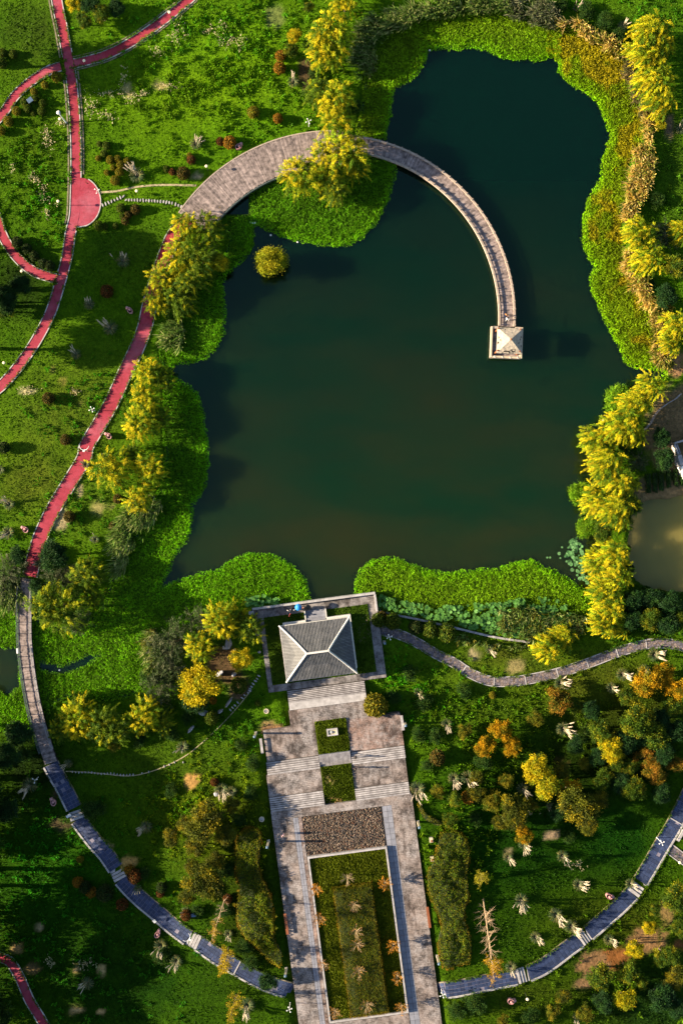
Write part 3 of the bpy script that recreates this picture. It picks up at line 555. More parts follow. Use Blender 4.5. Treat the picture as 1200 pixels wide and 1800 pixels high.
for a_, b_, k in STEPS_P:
    a3, b3 = G(*a_, .07), G(*b_, .07); e = empty('step_flight', (a3 + b3) / 2, math.atan2(b3[1] - a3[1], b3[0] - a3[0])); tag(e, kind='structure')
    L_ = float(np.linalg.norm((b3 - a3)[:2])); up_ = b3[2] > a3[2]; lo, hi = min(a3[2], b3[2]), max(a3[2], b3[2]); hi = max(hi, lo + .3); zc = (a3[2] + b3[2]) / 2; lo2, hi2 = zc - .22, zc + .22
    for i in range(k):
        f = (i + .5) / k if up_ else 1 - (i + .5) / k; ob('step', unit_box(STONEW), e, ((i + .5) / k * L_ - L_ / 2, 0, lo2 + (hi2 - lo2) * f - .2 - zc + zc), (0, 0, 0), (L_ / k - .09, 2.62, .5))
        for ch in e.children[-1:]: ch.location.z = float(lo2 + (hi2 - lo2) * f - .25 - zc)
    ob('riser_bed', unit_box(DARKGAP), e, (0, 0, -.33), (0, 0, 0), (L_ - .02, 2.5, .3))
def crossbar(c, d, w, m): 
    p = G(*c, .13); return p, math.atan2(-d[1], d[0])
q, p = ribbon('slate_side_path', [(1172, 1489), (1200, 1510), (1230, 1530)], 1.6, CRAZY, .05); kerbs(q, p, 1.6, STONEW, .12, .16)
for c, d in (((417, 1701), (30, 16)), ((1188, 1444), (16, -28))):
    p = G(*c, .12); tag(ob('path_band', unit_box(STONEW), None, p, (0, 0, math.atan2(-d[1], d[0])), (.18, 2.5, .12)), kind='structure')
q, pK = ribbon('stone_path', STONE_K, 1.5, CRAZY, .07); kerbs(q, pK, 1.5, STONEW, .12, .14)
for c, d in (((815, 1177), (18, 11)), ((868, 1198), (30, 2)), ((923, 1195), (30, -4)), ((979, 1183), (30, -8)), ((1032, 1167), (30, -10)), ((1084, 1147), (30, -10)), ((1135, 1133), (30, -3))):
    ob('cross_band', unit_box(STONEW), q, G(*c, .085), (0, 0, math.atan2(-d[1], d[0])), (.16, 1.5, .05))

# ------------------------------------------------------------------ curved deck and bridge
def on_arc(rpx, deg, z): a = np.radians(deg); return P(C1[0] + rpx * np.cos(a), C1[1] - rpx * np.sin(a), z)
def arc(rpx, d0, d1, z, n=40): return on_arc(rpx, np.linspace(d0, d1, n), np.full(n, z))
DZ = .45
q = empty('curved_deck', on_arc(294, 117, 0), 0); tag(q, kind='structure'); base = np.array(q.location)
ob('deck_frame', sweep(MB(), arc(294, 146, 86.5, DZ - .07) - base, 5.9, .5).mesh('deck_frame', DARKGAP), q)
n = 152
for i in range(n):
    d = 146 - (i + .5) / n * 59.2; c = on_arc(294.5 + R.normal() * .6, d, DZ); ob('plank', unit_box(WOOD), q, c - base + np.array((0, 0, R.normal() * .008)), (R.normal() * .006, 0, math.radians(d) + R.normal() * .002), (6.05 + R.normal() * .04, .172 + R.random() * .02, .06))
for rp, m_ in ((262.6, DARKRAIL), (326.4, RAILW)): ob('edge_beam', sweep(MB(), arc(rp, 146, 88, DZ + (.16 if rp < 300 else .06)) - base, .2, .5).mesh('edge_beam', m_), q)
qb = empty('curved_footbridge', on_arc(305, 40, 0), 0, 1, 'long curved wooden footbridge sweeping over the pond to the small square pavilion', 'footbridge'); base = np.array(qb.location)
ob('bridge_frame', sweep(MB(), arc(305.5, 86.5, -3.4, DZ - .07, 70) - base, 2.75, .4).mesh('frame', DARKGAP), qb)
n = 240
for i in range(n):
    d = 86.6 - (i + .5) / n * 90; c = on_arc(305.5, d, DZ); ob('plank', unit_box(WOOD), qb, c - base + np.array((0, 0, R.normal() * .008)), (R.normal() * .006, 0, math.radians(d) + R.normal() * .003), (2.3, .172 + R.random() * .02, .06))
for rp in (292.2, 318.8):
    ob('rail_beam', sweep(MB(), arc(rp, 86, -3.2, DZ + .42, 70) - base, .3, .1).mesh('beam', RAILW), qb); ob('kerb_beam', sweep(MB(), arc(rp, 86, -3.2, DZ + .1, 70) - base, .36, .3).mesh('beam2', RAILW), qb)
    for k in range(36):
        d = 85.4 - k * 2.52; ob('rail_post', unit_box(RAILW), qb, on_arc(rp, d, DZ + .28) - base, (0, 0, math.radians(d)), (.4, .15, .5))
PILE = MB().lathe([(.16, -2.4), (.16, 0)], n=10).mesh('pile', DARKGAP)
for k in range(17):
    for rp in (295, 316): ob('pile', PILE, qb, on_arc(rp, 84 - k * 5.2, DZ - .3) - base)

pH = smooth(BRIDGE_L, 4); wp = P(pH[:, 0], pH[:, 1], .5); wp[:, 2] = .5
ql = empty('straight_footbridge', wp[len(wp) // 2] * np.array((1, 1, 0)), 0, 1, 'grey planked footbridge with dark green railings at the left edge', 'footbridge'); base = np.array(ql.location)
ob('bridge_frame', sweep(MB(), wp - base - np.array((0, 0, .08)), 2.3, .35).mesh('frame', DARKGAP), ql)
seg = np.concatenate([[0], np.cumsum(np.linalg.norm(np.diff(wp, axis=0), axis=1))]); n = int(seg[-1] / .2)
for i in range(n):
    s = (i + .5) * seg[-1] / n; c, c2, c1 = [np.array([np.interp(s + o_, seg, wp[:, j]) for j in range(3)]) for o_ in (0, .3, -.3)]; t = c2 - c1
    wd = 1.75 + .45 * min(1, s / 12); ob('plank', unit_box(WOOD), ql, c - base + np.array((0, 0, R.normal() * .01)), (R.normal() * .008, 0, math.atan2(t[1], t[0]) + R.normal() * .004), (.17 + R.random() * .02, wd, .06))
for sd, m_ in ((-1, DARKRAIL), (1, STEPM)):
    sel = slice(4, -6)
    for hz, ww in ((.95, .09), (.55, .06), (.1, .14)): ob('rail', sweep(MB(), wp[sel] - base + np.array((0, 0, hz)), ww, .08, sd * 1.12).mesh('rail', m_), ql)
    T = np.gradient(wp[:, :2], axis=0); T /= np.linalg.norm(T, axis=1)[:, None]
    for i in range(5, len(wp) - 6, 5): ob('rail_post', unit_box(m_), ql, wp[i] - base + np.array((-T[i, 1] * sd * 1.12, T[i, 0] * sd * 1.12, .47)), (0, 0, math.atan2(T[i, 1], T[i, 0])), (.1, .12, 1.0))
for i in range(8, len(wp) - 8, 12):
    for sd in (-1, 1): ob('pile', PILE, ql, wp[i] - base + np.array((sd * .8, 0, -.3)))
tag(ob('notice_panel', unit_box(WHITE), None, P(31.5, 1144, 1.25), (0, 0, .08), (.26, .9, .5)), 'small white notice panel fixed on the dark railing of the left footbridge', 'sign')
# ------------------------------------------------------------------ memorial plaza (axes a across, b towards the entrance)
UA, UB = (math.cos(math.radians(7.5)), -math.sin(math.radians(7.5))), (math.sin(math.radians(7.5)), math.cos(math.radians(7.5)))
RZ = math.radians(7.5)
def AB(a, b, z=0.0): return P(476 + a * UA[0] + b * UB[0], 1427 + a * UA[1] + b * UB[1], z)
def ABm(a, b): return 476 + a * UA[0] + b * UB[0], 1427 + a * UA[1] + b * UB[1]
def slab(name, a0, b0, a1, b1, z, th, m, parent=None, base=None, kind='structure'):
    q = [AB(a, b, z) - (0 if base is None else base) for a, b in ((a0, b0), (a1, b0), (a1, b1), (a0, b1))]
    zt = float(q[0][2]); o = ob(name, MB().prism([tuple(v[:2]) for v in q], zt - th, zt).mesh(name, m), parent)
    if kind and not parent: tag(o, kind=kind)
    return o
ZP, Z1, Z2, Z3 = .35, 1.2, 2.3, 3.05
slab('pavilion_platform', 23.6, -357, 232, -208, ZP, 1.6, PLATM)
slab('pavilion_platform', 14.5, -357, 23.2, -310, ZP, 1.6, PLATM)
def ablawn(name, a0, b0, a1, b1, z, col, seed, n, ln=.22, label=None):
    o = slab(name, a0, b0, a1, b1, z, .3, GROUND); me = o.data
    at = me.color_attributes.new('tint', 'FLOAT_COLOR', 'POINT'); at.data.foreach_set('color', np.tile(np.array((*np.array(col) * .6, 1.0), np.float32), len(me.vertices)))
    r = np.random.default_rng(seed); a = r.uniform(a0 + .6, a1 - .6, n); b = r.uniform(b0 + .6, b1 - .6, n); x, y = ABm(a, b)
    sm, sc = soil_mask(x, y); k = r.random(n) > sm * .8; x, y, sm, sc = x[k], y[k], sm[k], sc[k]
    c = np.array(col) * (.5 + vnoise(x, y, 14, seed)[:, None]) * (1 - sm[:, None]) + sc * sm[:, None]
    v, c = tufts(name, x, y, z, c, ln, ln * .6, .7, 3, r); return v, c
LV = [ablawn('platform_lawn', 32, -340, 216, -220, ZP + .06, (.06, .12, .008), 61, 5200, .2), ablawn('terrace_lawn', 96.5, -147, 152, -88, Z1 + .05, (.09, .13, .006), 62, 1500, .25), ablawn('terrace_lawn', 96.5, -66, 150.5, 0, Z2 + .05, (.08, .12, .006), 63, 1600, .25), ablawn('garden_lawn', 56, 91, 191, 378, Z3 + .1, (.11, .14, .006), 64, 13000, .26)]
stuff('lawn_grass', [q[0] for q in LV], [q[1] for q in LV], 'grass on the lawns of the plaza and pavilion platform', 'grass')
# terraces
slab('landing', 54, -172, 192.5, -143.2, Z1, 2.2, BRICK); slab('terrace', 5, -143, 96, -88, Z1, 2.2, BRICK); slab('terrace', 152.5, -143, 247, -86, Z1, 2.2, BRICKR)
slab('terrace', .5, -64, 96, -26, Z2, 2.6, BRICK); slab('terrace', 151, -63, 246, -22, Z2, 2.6, BRICK)
slab('ribbed_ramp', 96.5, -87.5, 152, -66.5, (Z1 + Z2) / 2, 1.2, SLABM)
rb = empty('ramp_ribs', AB(124, -77, 0)); tag(rb, kind='structure'); bs = np.array(rb.location)
for i in range(30):
    p = AB(97.5 + i * 1.83, -77, (Z1 + Z2) / 2 + .02) - bs; ob('rib', unit_box(STEPM), rb, p, (0, 0, RZ), (.1, 2.0, .07))
# lower plaza: two arms of paved panels, cross strip, slab bands
slab('plaza_strip', 0, 1, 249, 15.5, Z3, 2.8, BRICK)
jl = [15.9, 100, 166, 240, 306, 372, 440]
for k in range(6):
    slab('paving_panel', 0, jl[k], 36.6, jl[k + 1] - .5, Z3, 2.8, BRICK); slab('paving_panel', 211.4, jl[k], 249, jl[k + 1] - .5, Z3, 2.8, BRICK)
    slab('paving_panel', 46.4, jl[k], 52.2, jl[k + 1] - .5, Z3, 2.8, BRICKR)
bandp = empty('slab_band', AB(125, 220, 0)); tag(bandp, kind='structure'); bs = np.array(bandp.location)
for k in range(42):
    for a0, a1 in ((37, 41.3), (41.7, 46), (194.6, 202.6), (203, 211)):
        b0 = 16 + k * 10; c = AB((a0 + a1) / 2, b0 + 4.8, Z3 - .05 + R.random() * .015) - bs
        ob('slab', unit_box(SLABM), bandp, c, (0, 0, RZ), ((a1 - a0) * M * .975, .935, .1))
slab('band_bed', 36.6, 16, 46.4, 440, Z3 - .1, 2.6, DARKGAP); slab('band_bed', 193.5, 16, 211.4, 440, Z3 - .1, 2.6, DARKGAP)
slab('cross_path', 46.4, 383.5, 193.5, 440, Z3 - .02, 2.6, BRICK)
# gravel bed
slab('gravel_bed', 52.4, 16, 193.2, 87, Z3 - .12, 2, DARKGAP)
n = 4200; a = R.uniform(53.5, 192, n); b = R.uniform(17, 86, n); sz = R.uniform(.09, .2, n); x, y = ABm(a, b); c = P(x, y, Z3 - .08); 
o8 = np.array([(1, 0, 0), (0, 1, 0), (-1, 0, 0), (0, -1, 0), (0, 0, 1), (0, 0, -1)]); f8 = np.array([(0, 1, 4), (1, 2, 4), (2, 3, 4), (3, 0, 4), (1, 0, 5), (2, 1, 5), (3, 2, 5), (0, 3, 5)])
rot = R.random(n) * 6.28; ov = np.stack([o8[:, 0][None] * np.cos(rot)[:, None] - o8[:, 1][None] * np.sin(rot)[:, None], o8[:, 0][None] * np.sin(rot)[:, None] + o8[:, 1][None] * np.cos(rot)[:, None], np.tile(o8[:, 2] * .6, (n, 1))], -1) * (sz[:, None, None] * R.uniform(.7, 1.3, (n, 1, 3)))
pal = np.array([(.05, .045, .04), (.14, .1, .075), (.2, .15, .11), (.07, .06, .06), (.26, .2, .16), (.12, .06, .04)]); pc = pal[R.integers(0, 6, n)] * R.uniform(.4, .85, (n, 1))
me = mesh_np('gravel', (c[:, None] + ov).reshape(-1, 3), (f8[None] + np.arange(n)[:, None, None] * 6).reshape(-1, 3), STONE_T, np.repeat(pc, 6, 0)); tag(ob('gravel', me), 'brown and grey pebbles filling the rectangular bed on the plaza', 'gravel', None, 'stuff')
# stairs
def stairs(name, a0, a1, b0, z0, b1, z1, n, m=STEPM, label=None):
    c = AB((a0 + a1) / 2, (b0 + b1) / 2, 0); e = tag(ob(name, None, None, c), kind='structure'); e.empty_display_size = .3
    for i in range(n):
        z = z0 + (z1 - z0) * (i + (1 if z1 > z0 else 0)) / n; z = z if z1 > z0 else z0 + (z1 - z0) * i / n
        lo = b0 + (b1 - b0) * i / n; hi = b0 + (b1 - b0) * (i + 1) / n; q = [AB(a, b, z) - c for a, b in ((a0, lo + 1.3), (a1, lo + 1.3), (a1, hi), (a0, hi))]
        ob('step', MB().prism([tuple(v[:2]) for v in q], z - .5, z).mesh('step', m), e)
    q = [AB(a, b, min(z0, z1)) - c for a, b in ((a0 + .5, b0), (a1 - .5, b0), (a1 - .5, b1), (a0 + .5, b1))]
    ob('stair_bed', MB().prism([tuple(v[:2]) for v in q], min(z0, z1) - .8, [z0 - .17, z0 - .17, z1 - .2, z1 - .2]).mesh('bed', DARKGAP), e); return e  # dark bed showing between treads stands in for the risers' shade
stairs('stairs', 56, 192.5, -207.5, ZP, -186, Z1, 7); slab('stair_landing', 56, -185.6, 192.5, -172.4, Z1 + .01, 1.6, STONEW)
stairs('stairs', 3, 95.8, -87.6, Z1, -64.4, Z2, 6); stairs('stairs', 152.8, 247, -85.6, Z1, -63.3, Z2, 6)
stairs('stairs', .3, 95.5, -25.6, Z2, .6, Z3, 7); stairs('stairs', 151, 246, -21.6, Z2, .6, Z3, 6)
def thing_slab(name, a, b, z, d, m, label, cat, rz=RZ): return tag(ob(name, unit_box(m), None, AB(a, b, z), (0, 0, rz), d), label, cat)
# garden wall
w = empty('garden_wall', AB(123, 234, Z3), 0, 1, 'low white stone wall framing the long rectangular garden of the plaza', 'wall'); bs = np.array(w.location)
for a0, b0, a1, b1 in ((53, 87.5, 193.6, 90.6), (53, 90.8, 56, 379), (190.6, 90.8, 193.6, 379), (53, 379.2, 193.6, 382.4)): slab('wall_side', a0, b0, a1, b1, Z3 + .5, 1.2, STONEW, w, bs)
pl = empty('stone_planter', AB(125.5, -126, Z1), RZ, 1, 'pale rectangular stone block with sunken top on the upper terrace lawn', 'planter')
for x, y, sx, sy in ((0, .5, 1.9, .22), (0, -.5, 1.9, .22), (.84, 0, .22, .78), (-.84, 0, .22, .78)): ob('rim', unit_box(STONEW), pl, (x, y, .3), (0, 0, 0), (sx, sy, .5))
ob('basin', unit_box(CREAM), pl, (0, 0, .2), (0, 0, 0), (1.5, .8, .4)); ob('mound', MB().lathe([(.3, 0), (.22, .12), (.1, .18)], n=8).mesh('mound', STEPM), pl, (-.1, 0, .4))
# long benches on the plaza edges
for a, b, ln, lb in ((-.6, -118, 2.6, 'dark stone bench at the left edge of the upper terrace'), (249, -126, 2.6, 'dark stone bench at the right edge of the upper terrace'), (1.6, 197, 3.6, 'long dark bench on the left edge of the lower plaza'), (250, 218, 3.6, 'long dark bench on the right edge of the lower plaza')):
    z = Z1 if b < 0 else Z3; e = empty('bench', AB(a, b, z), RZ, 1, lb, 'bench'); ob('seat', unit_box(BROWNW if b > 0 else STEPM), e, (0, 0, .42), (0, 0, 0), (.45, ln, .09))
    for y in (-.4, .4): ob('leg', unit_box(STEPM), e, (0, y * ln, .19), (0, 0, 0), (.38, .2, .38))
# parapet on the pond side of the platform, and the bank wall
w = empty('parapet_wall', AB(123, -357, ZP), 0, 1, 'pale stone parapet along the pond side of the pavilion platform', 'wall'); bs = np.array(w.location)
for k in range(12):
    a0 = 14 + k * 18.15; slab('wall_block', a0, -359, a0 + 17.9, -355.4, ZP + .75, 3.0, STONEW, w, bs)
slab('wall_block', 229, -355, 232.4, -325, ZP + .75, 3.0, STONEW, w, bs)
bw = smooth([(667, 1074), (690, 1080), (730, 1088), (770, 1097), (813, 1107), (850, 1116), (880, 1122), (930, 1129)], 5); p = P(bw[:, 0], bw[:, 1], .25)
tag(ob('bank_wall', sweep(MB(), p, .35, 2.2).mesh('bank_wall', STEPM)), 'thin grey retaining wall between the lotus bed and the winding stone path', 'wall')
# ------------------------------------------------------------------ hip-roofed pavilion
pv = empty('hip_roof_pavilion', AB(123, -277, ZP), 0, 1, 'large pavilion with grey tiled hip roof and white ridges by the pond', 'pavilion'); bs = np.array(pv.location)
def pvslab(name, *a): return slab(name, *a, pv, bs, None)
pvslab('podium', 65, -322.4, 181, -231.4, ZP + .7, .75, SLABM)
for a0, b0, a1, b1 in ((63.6, -326, 104.5, -322.6), (141.5, -326, 183.6, -322.6), (63.6, -322.4, 64.9, -231.4), (181.1, -322.4, 183.6, -231.4), (63.6, -231.2, 182.6, -229.8)): pvslab('podium_edge', a0, b0, a1, b1, ZP + .95, .95, RIDGE)
for i in range(6):
    z = ZP + .1 + .6 * i / 6; pvslab('podium_step', 106, -342 + i * 3.2, 140, -339 + i * 3.2, z + .06, .4, SLABM)
for a0, a1 in ((103.6, 105.6), (140.4, 142.4)): pvslab('stair_cheek', a0, -342, a1, -324.2, ZP + .62, .6, RIDGE)
COLU = MB().lathe([(.26, 0), (.2, .12), (.18, 3.4)], n=12).mesh('column', BROWNW)
for a in (74, 98, 148, 172):
    for b in (-312, -285, -262, -240):
        if (b in (-285, -262)) and a in (98, 148): continue
        ob('column', COLU, pv, AB(a, b, ZP + .7) - bs)
for a0, b0, a1, b1 in ((76, -286, 77, -263), (169, -286, 170, -263)): pvslab('inner_wall', a0, b0, a1, b1, ZP + 3.4, 2.7, RIDGE)
ZE, ZR = 4.4, 7.1
ca, cb = 119.5, -272.2; ha, hb, rg = 61.5 * M * (CAMZ - ZE) / CAMZ, 49 * M * (CAMZ - ZE) / CAMZ, 19 * M * (CAMZ - ZR) / CAMZ
rc = AB(ca, cb, ZE); rt = ob('roof', None, pv, rc - bs, (0, 0, RZ)); dz = ZR - ZE
def rz_(t): return dz * (t - .16 * math.sin(math.pi * t))          # slight hollow of the slope
def rp(ux, uy, t):   # eave rectangle -> ridge
    return (ux * (ha * (1 - t) + rg * t), uy * hb * (1 - t), rz_(t))
def facet(c1, c2, nm, m, off, n=6):
    mb = MB(); v = []; f = []
    for k in range(n + 1):
        t = k / n; a_, b_ = rp(*c1, t), rp(*c2, t); v += [(a_[0], a_[1], a_[2] - off), (b_[0], b_[1], b_[2] - off)]
    for k in range(n): f.append((2 * k, 2 * k + 1, 2 * k + 3, 2 * k + 2))
    return mb.add(v, f).mesh(nm, m)
cor = [(-1, -1), (1, -1), (1, 1), (-1, 1)]
HALF = MB(); HALF.v = []; nseg = 5
for x in (-.5, .5):
    for j in range(nseg + 1): HALF.v.append((x, -.5 * math.cos(math.pi * j / nseg), .5 * math.sin(math.pi * j / nseg)))
HALF.f = [(j, j + 1, nseg + 1 + j + 1, nseg + 1 + j) for j in range(nseg)] + [tuple(range(nseg + 1))[::-1], tuple(range(nseg + 1, 2 * nseg + 2))]
HALF = HALF.mesh('tile_row', TILE); ROOF_ROWS = 0
for i in range(4):
    o = ob('roof_slope', facet(cor[i], cor[(i + 1) % 4], 'slope', TILEBASE, 0), rt)
    long_ = i in (0, 2); nrow = 49 if long_ else 39; half = ha if long_ else hb; oth = hb if long_ else ha
    for k in range(nrow):
        u = (k + .5) / nrow * 2 - 1; s = abs(u) * half
        tmax = (1.0 if s < rg else (half - s) / (half - rg)) if long_ else (half - s) / half
        tmax = min(tmax, .995)
        if tmax < .03: continue
        sg = (-1 if i == 0 else 1) if long_ else (1 if i == 1 else -1)
        pts = []
        for t in (0, tmax * .5, tmax):
            e = (oth * (1 - t)) if long_ else (ha * (1 - t) + rg * t); pts.append(Vector((u * half, sg * e, rz_(t))) if long_ else Vector((sg * e, u * half, rz_(t))))
        mb = MB()
        wv = Vector((.075, 0, 0)) if long_ else Vector((0, .075, 0)); vv = []; ff = []
        for q in pts:
            for cx, cz in ((-1, .0), (-.6, .07), (.6, .07), (1, .0)): vv.append(tuple(q + wv * cx + Vector((0, 0, cz + .006))))
        for r_ in range(2):
            for c_ in range(3): ff.append((r_ * 4 + c_, r_ * 4 + c_ + 1, r_ * 4 + c_ + 5, r_ * 4 + c_ + 4))
        ff.append((0, 1, 2, 3)); ob('tile_row', mb.add(vv, ff).mesh('tile_row', TILE), rt)
for c in cor:
    pts = [Vector(rp(*c, t)) + Vector((0, 0, .1)) for t in np.linspace(-.03, 1, 7)]; ob('hip_ridge', MB().tube(pts, [.15] * 7, 6).mesh('hip', RIDGE), rt)
ob('main_ridge', MB().box((0, 0, dz + .12), (2 * rg + .3, .3, .34)).mesh('ridge', RIDGE), rt)
for i in range(4):
    a_, b_ = Vector(rp(*cor[i], 0)), Vector(rp(*cor[(i + 1) % 4], 0)); ob('eave_edge', MB().tube([a_ - Vector((0, 0, .12)), b_ - Vector((0, 0, .12))], [.09, .09], 6).mesh('eave', RIDGE if i in (1, 2) else STEPM), rt)
# ------------------------------------------------------------------ small square pavilion at the end of the bridge
rs = math.radians(-2.2); sp = empty('square_pavilion', P(888.3, 603.4, .4), rs, 1, 'small square pavilion with torn pale thatched roof at the end of the curved bridge', 'pavilion'); bs = np.array(sp.location)
ob('floor', MB().box((0, 0, -.1), (5.35, 5.4, .4)).mesh('floor', WOOD), sp)
for i in range(26): ob('floor_board', unit_box(WOOD), sp, (0, -2.6 + i * .208, .125), (0, 0, 0), (5.2, .185, .05))
for x, y, sx, sy in ((-2.6, 0, .42, 5.4), (2.6, 0, .42, 5.4), (0, -2.56, 4.78, .42), (-1.95, 2.56, .9, .42), (1.95, 2.56, .9, .42)):
    ob('parapet', unit_box(RAILW), sp, (x, y, .45), (0, 0, 0), (sx, sy, .6))
    if sx * sy > 1: ob('parapet_top', unit_box(CREAM), sp, (x * 1.01, y * 1.01, .8), (0, 0, 0), (sx * .5 if sx < 1 else sx, sy * .5 if sy < 1 else sy, .09))
for i in range(4): ob('parapet_joint', unit_box(WHITE), sp, (-2 + i * 1.33, -2.6, .86), (0, 0, .5), (.1, .34, .08))
for x in (-1.9, 1.9):
    for y in (-1.9, 1.9):
        ob('post', MB().lathe([(.16, 0), (.14, 3.0)], n=10).mesh('post', BROWNW), sp, (x, y, .1)); ob('pile', PILE, sp, (x, y, -.2))
rt2 = ob('roof', None, sp, (.15, -.1, 2.75)); hs, hz = 2.23, 1.15
def trif(nm, a, b, m, n=10, lift=0.0, holes=()):
    top = Vector((0, 0, hz)); a = Vector(a); b = Vector(b); v = []; f = []; r = random.Random(nm + str(a))
    for i in range(n + 1):
        t = i / n
        for j in range(n + 1 - i):
            q = a + (b - a) * (j / n) + (top - a) * 0; q = a * (1 - t - j / n) + b * (j / n) + top * t
            v.append((q.x, q.y, q.z + lift + (r.uniform(-.03, .03) if lift else 0)))
    def id_(i, j): return sum(n + 1 - k for k in range(i)) + j
    for i in range(n):
        for j in range(n - i):
            if (i, j) not in holes: f.append((id_(i, j), id_(i, j + 1), id_(i + 1, j)))
            if j + 1 <= n - i - 1 and (i, j, 1) not in holes: f.append((id_(i, j + 1), id_(i + 1, j + 1), id_(i + 1, j)))
    return MB().add(v, f).mesh(nm, m)
cc = [(-hs, -hs, 0), (hs, -hs, 0), (hs, hs, 0), (-hs, hs, 0)]
HO = [{(0, 2), (1, 2), (1, 2, 1), (1, 3), (1, 4), (1, 3, 1), (2, 4), (2, 4, 1), (1, 5), (1, 5, 1), (0, 6), (1, 6), (2, 5, 1), (0, 4, 1)}, {(1, 2), (2, 4), (1, 5, 1), (3, 2), (0, 6)}, {(0, 2), (1, 6), (0, 7, 1)}, {(1, 3), (0, 5, 1), (1, 5), (2, 3, 1), (0, 6)}]
for i in range(4):
    ob('roof_lining', trif('lining', cc[i], cc[(i + 1) % 4], THOLE), rt2); ob('thatch_panel', trif('thatch', cc[i], cc[(i + 1) % 4], THATCH, 10, .07, HO[i]), rt2)
    ob('eave_beam', MB().tube([Vector(cc[i]) * .96, Vector(cc[(i + 1) % 4]) * .96], [.08, .08], 6).mesh('eave', RAILW), rt2)
ob('finial', MB().lathe([(.2, 0), (.16, .15), (.06, .3)], n=8).mesh('finial', BROWNW), rt2, (0, 0, hz + .02))
# ------------------------------------------------------------------ courtyard house corner at the right edge
hw = empty('walled_yard', P(1215, 800, 0), 0, 1, 'grey walled yard with pale coping cut off by the right edge', 'building'); bs = np.array(hw.location)
def wseg(nm, a, b, wdt, z, m): 
    p = np.stack([P(*a, z), P(*b, z)]) - bs; ob(nm, sweep(MB(), p, wdt, z + .3).mesh(nm, m), hw)
wseg('wall', (1185, 779), (1230, 766), .3, 1.6, STONEW); wseg('wall', (1185, 781), (1192, 799), .3, 1.6, STONEW); wseg('inner_wall', (1189, 781), (1195, 797), .2, 1.5, SLABM); wseg('low_roof', (1193.5, 800), (1199, 818), .7, 2.2, STONEW); wseg('low_roof', (1199, 819), (1208, 842), .7, 2.1, WHITE)
ob('yard_floor', MB().box((3.2, 0, .06), (6.5, 7.5, .12), .3).mesh('yard_floor', SLABM), hw)
fp = [(1117, 772), (1124, 762), (1140, 745), (1147, 731), (1156, 720), (1170, 710), (1184, 702), (1192, 694)]
fe = empty('mesh_fence', G(1147, 731), 0, 1, 'thin pale fence curving between the yellow willows and the bare yard', 'fence'); bs = np.array(fe.location); wp = G(np.array([q[0] for q in fp], float), np.array([q[1] for q in fp], float), 0)
for z in (1.2, .7, .2): ob('fence_rail', sweep(MB(), wp - bs + np.array((0, 0, z)), .06, .05).mesh('rail', STEPM), fe)
for p in wp: ob('fence_post', unit_box(STEPM), fe, p - bs + np.array((0, 0, .6)), (0, 0, 0), (.09, .09, 1.3))
# ------------------------------------------------------------------ vegetation builders
def lobes(r, R_, hz, n, spread=.55, lr=(.42, .62)):
    L_ = [(0, 0, 0, R_ * .62)]
    for i in range(n):
        a = 6.2832 * i / n + r.normal() * .35; d = spread * R_ * r.uniform(.7, 1.15); L_.append((math.cos(a) * d, math.sin(a) * d, r.uniform(-.35, .3) * hz, R_ * r.uniform(*lr)))
    return L_
def dome(r, L_, n, hz, R_, zmin=-.35):
    w = np.array([l[3] ** 2 for l in L_]); k = r.choice(len(L_), n, p=w / w.sum()); d = rdir(r, n); d[:, 2] = np.abs(d[:, 2]) * 1.15 + zmin * r.random(n); d = norm(d)
    A = np.array(L_)[k]; s = A[:, 3:4] * r.uniform(.72, 1.08, (n, 1)); p = A[:, :3] + d * s * np.array((1, 1, hz / R_)); return p, d
def willow_crown(name, seed, R_, hz, pal, n=170, per=78, wind=(0, 0), droop=1.0, flen=1.5):
    r = np.random.default_rng(seed); L_ = lobes(r, R_, hz, 6); p, d = dome(r, L_, n, hz, R_)
    d = norm(d + np.array((wind[0], wind[1], 0)) + r.normal(size=d.shape) * .25); ln = flen * r.uniform(.6, 1.3, (n, 1))
    t = r.random((n, per)) ** .8; q = p[:, None] + (d * ln)[:, None] * t[..., None] + np.array((0, 0, -1.0))[None, None] * (droop * ln[:, :, None] * (t ** 2)[..., None])
    q += r.normal(size=q.shape) * .12 * (1.25 - t[..., None] * .7)
    tg = norm(d[:, None] - np.array((0, 0, 2 * droop)) * t[..., None] + r.normal(size=q.shape) * .45)
    q, tg = q.reshape(-1, 3), tg.reshape(-1, 3); s = norm(np.cross(tg, rdir(r, len(q))))
    c = np.array(pal)[r.choice(len(pal), n)] * r.uniform(.65, 1.3, (n, 1)); c = np.repeat(c, per, 0) * r.uniform(.75, 1.25, (n * per, 1))
    return leafmesh(name, kites(q, tg, s, r.uniform(.22, .46, len(q)), r.uniform(.06, .105, len(q))), c), L_
def leafy_crown(name, seed, R_, hz, pal, n=85, per=105, cr=.27, leaf=.225, nl=5, hole=0.0, spread=.55, lr=(.42, .62)):
    r = np.random.default_rng(seed); L_ = lobes(r, R_, hz, nl, spread, lr); p, d = dome(r, L_, n, hz, R_)
    if hole: k = vnoise(p[:, 0] + 50, p[:, 1] + 50, 1.1, seed) > hole; p, d = p[k], d[k]; n = len(p)
    q = np.repeat(p, per, 0) + r.normal(size=(n * per, 3)) * cr * np.array((1, 1, .7)); dd = np.repeat(d, per, 0); tg = norm(rdir(r, len(q)) + dd * .7); s = norm(np.cross(tg, norm(dd + rdir(r, len(q)) * .8)))
    c = np.array(pal)[r.choice(len(pal), n)] * r.uniform(.6, 1.35, (n, 1)); c = np.repeat(c, per, 0) * r.uniform(.75, 1.25, (n * per, 1))
    return leafmesh(name, kites(q, tg, s, leaf * r.uniform(.7, 1.3, len(q)), leaf * .55 * r.uniform(.7, 1.3, len(q))), c), L_
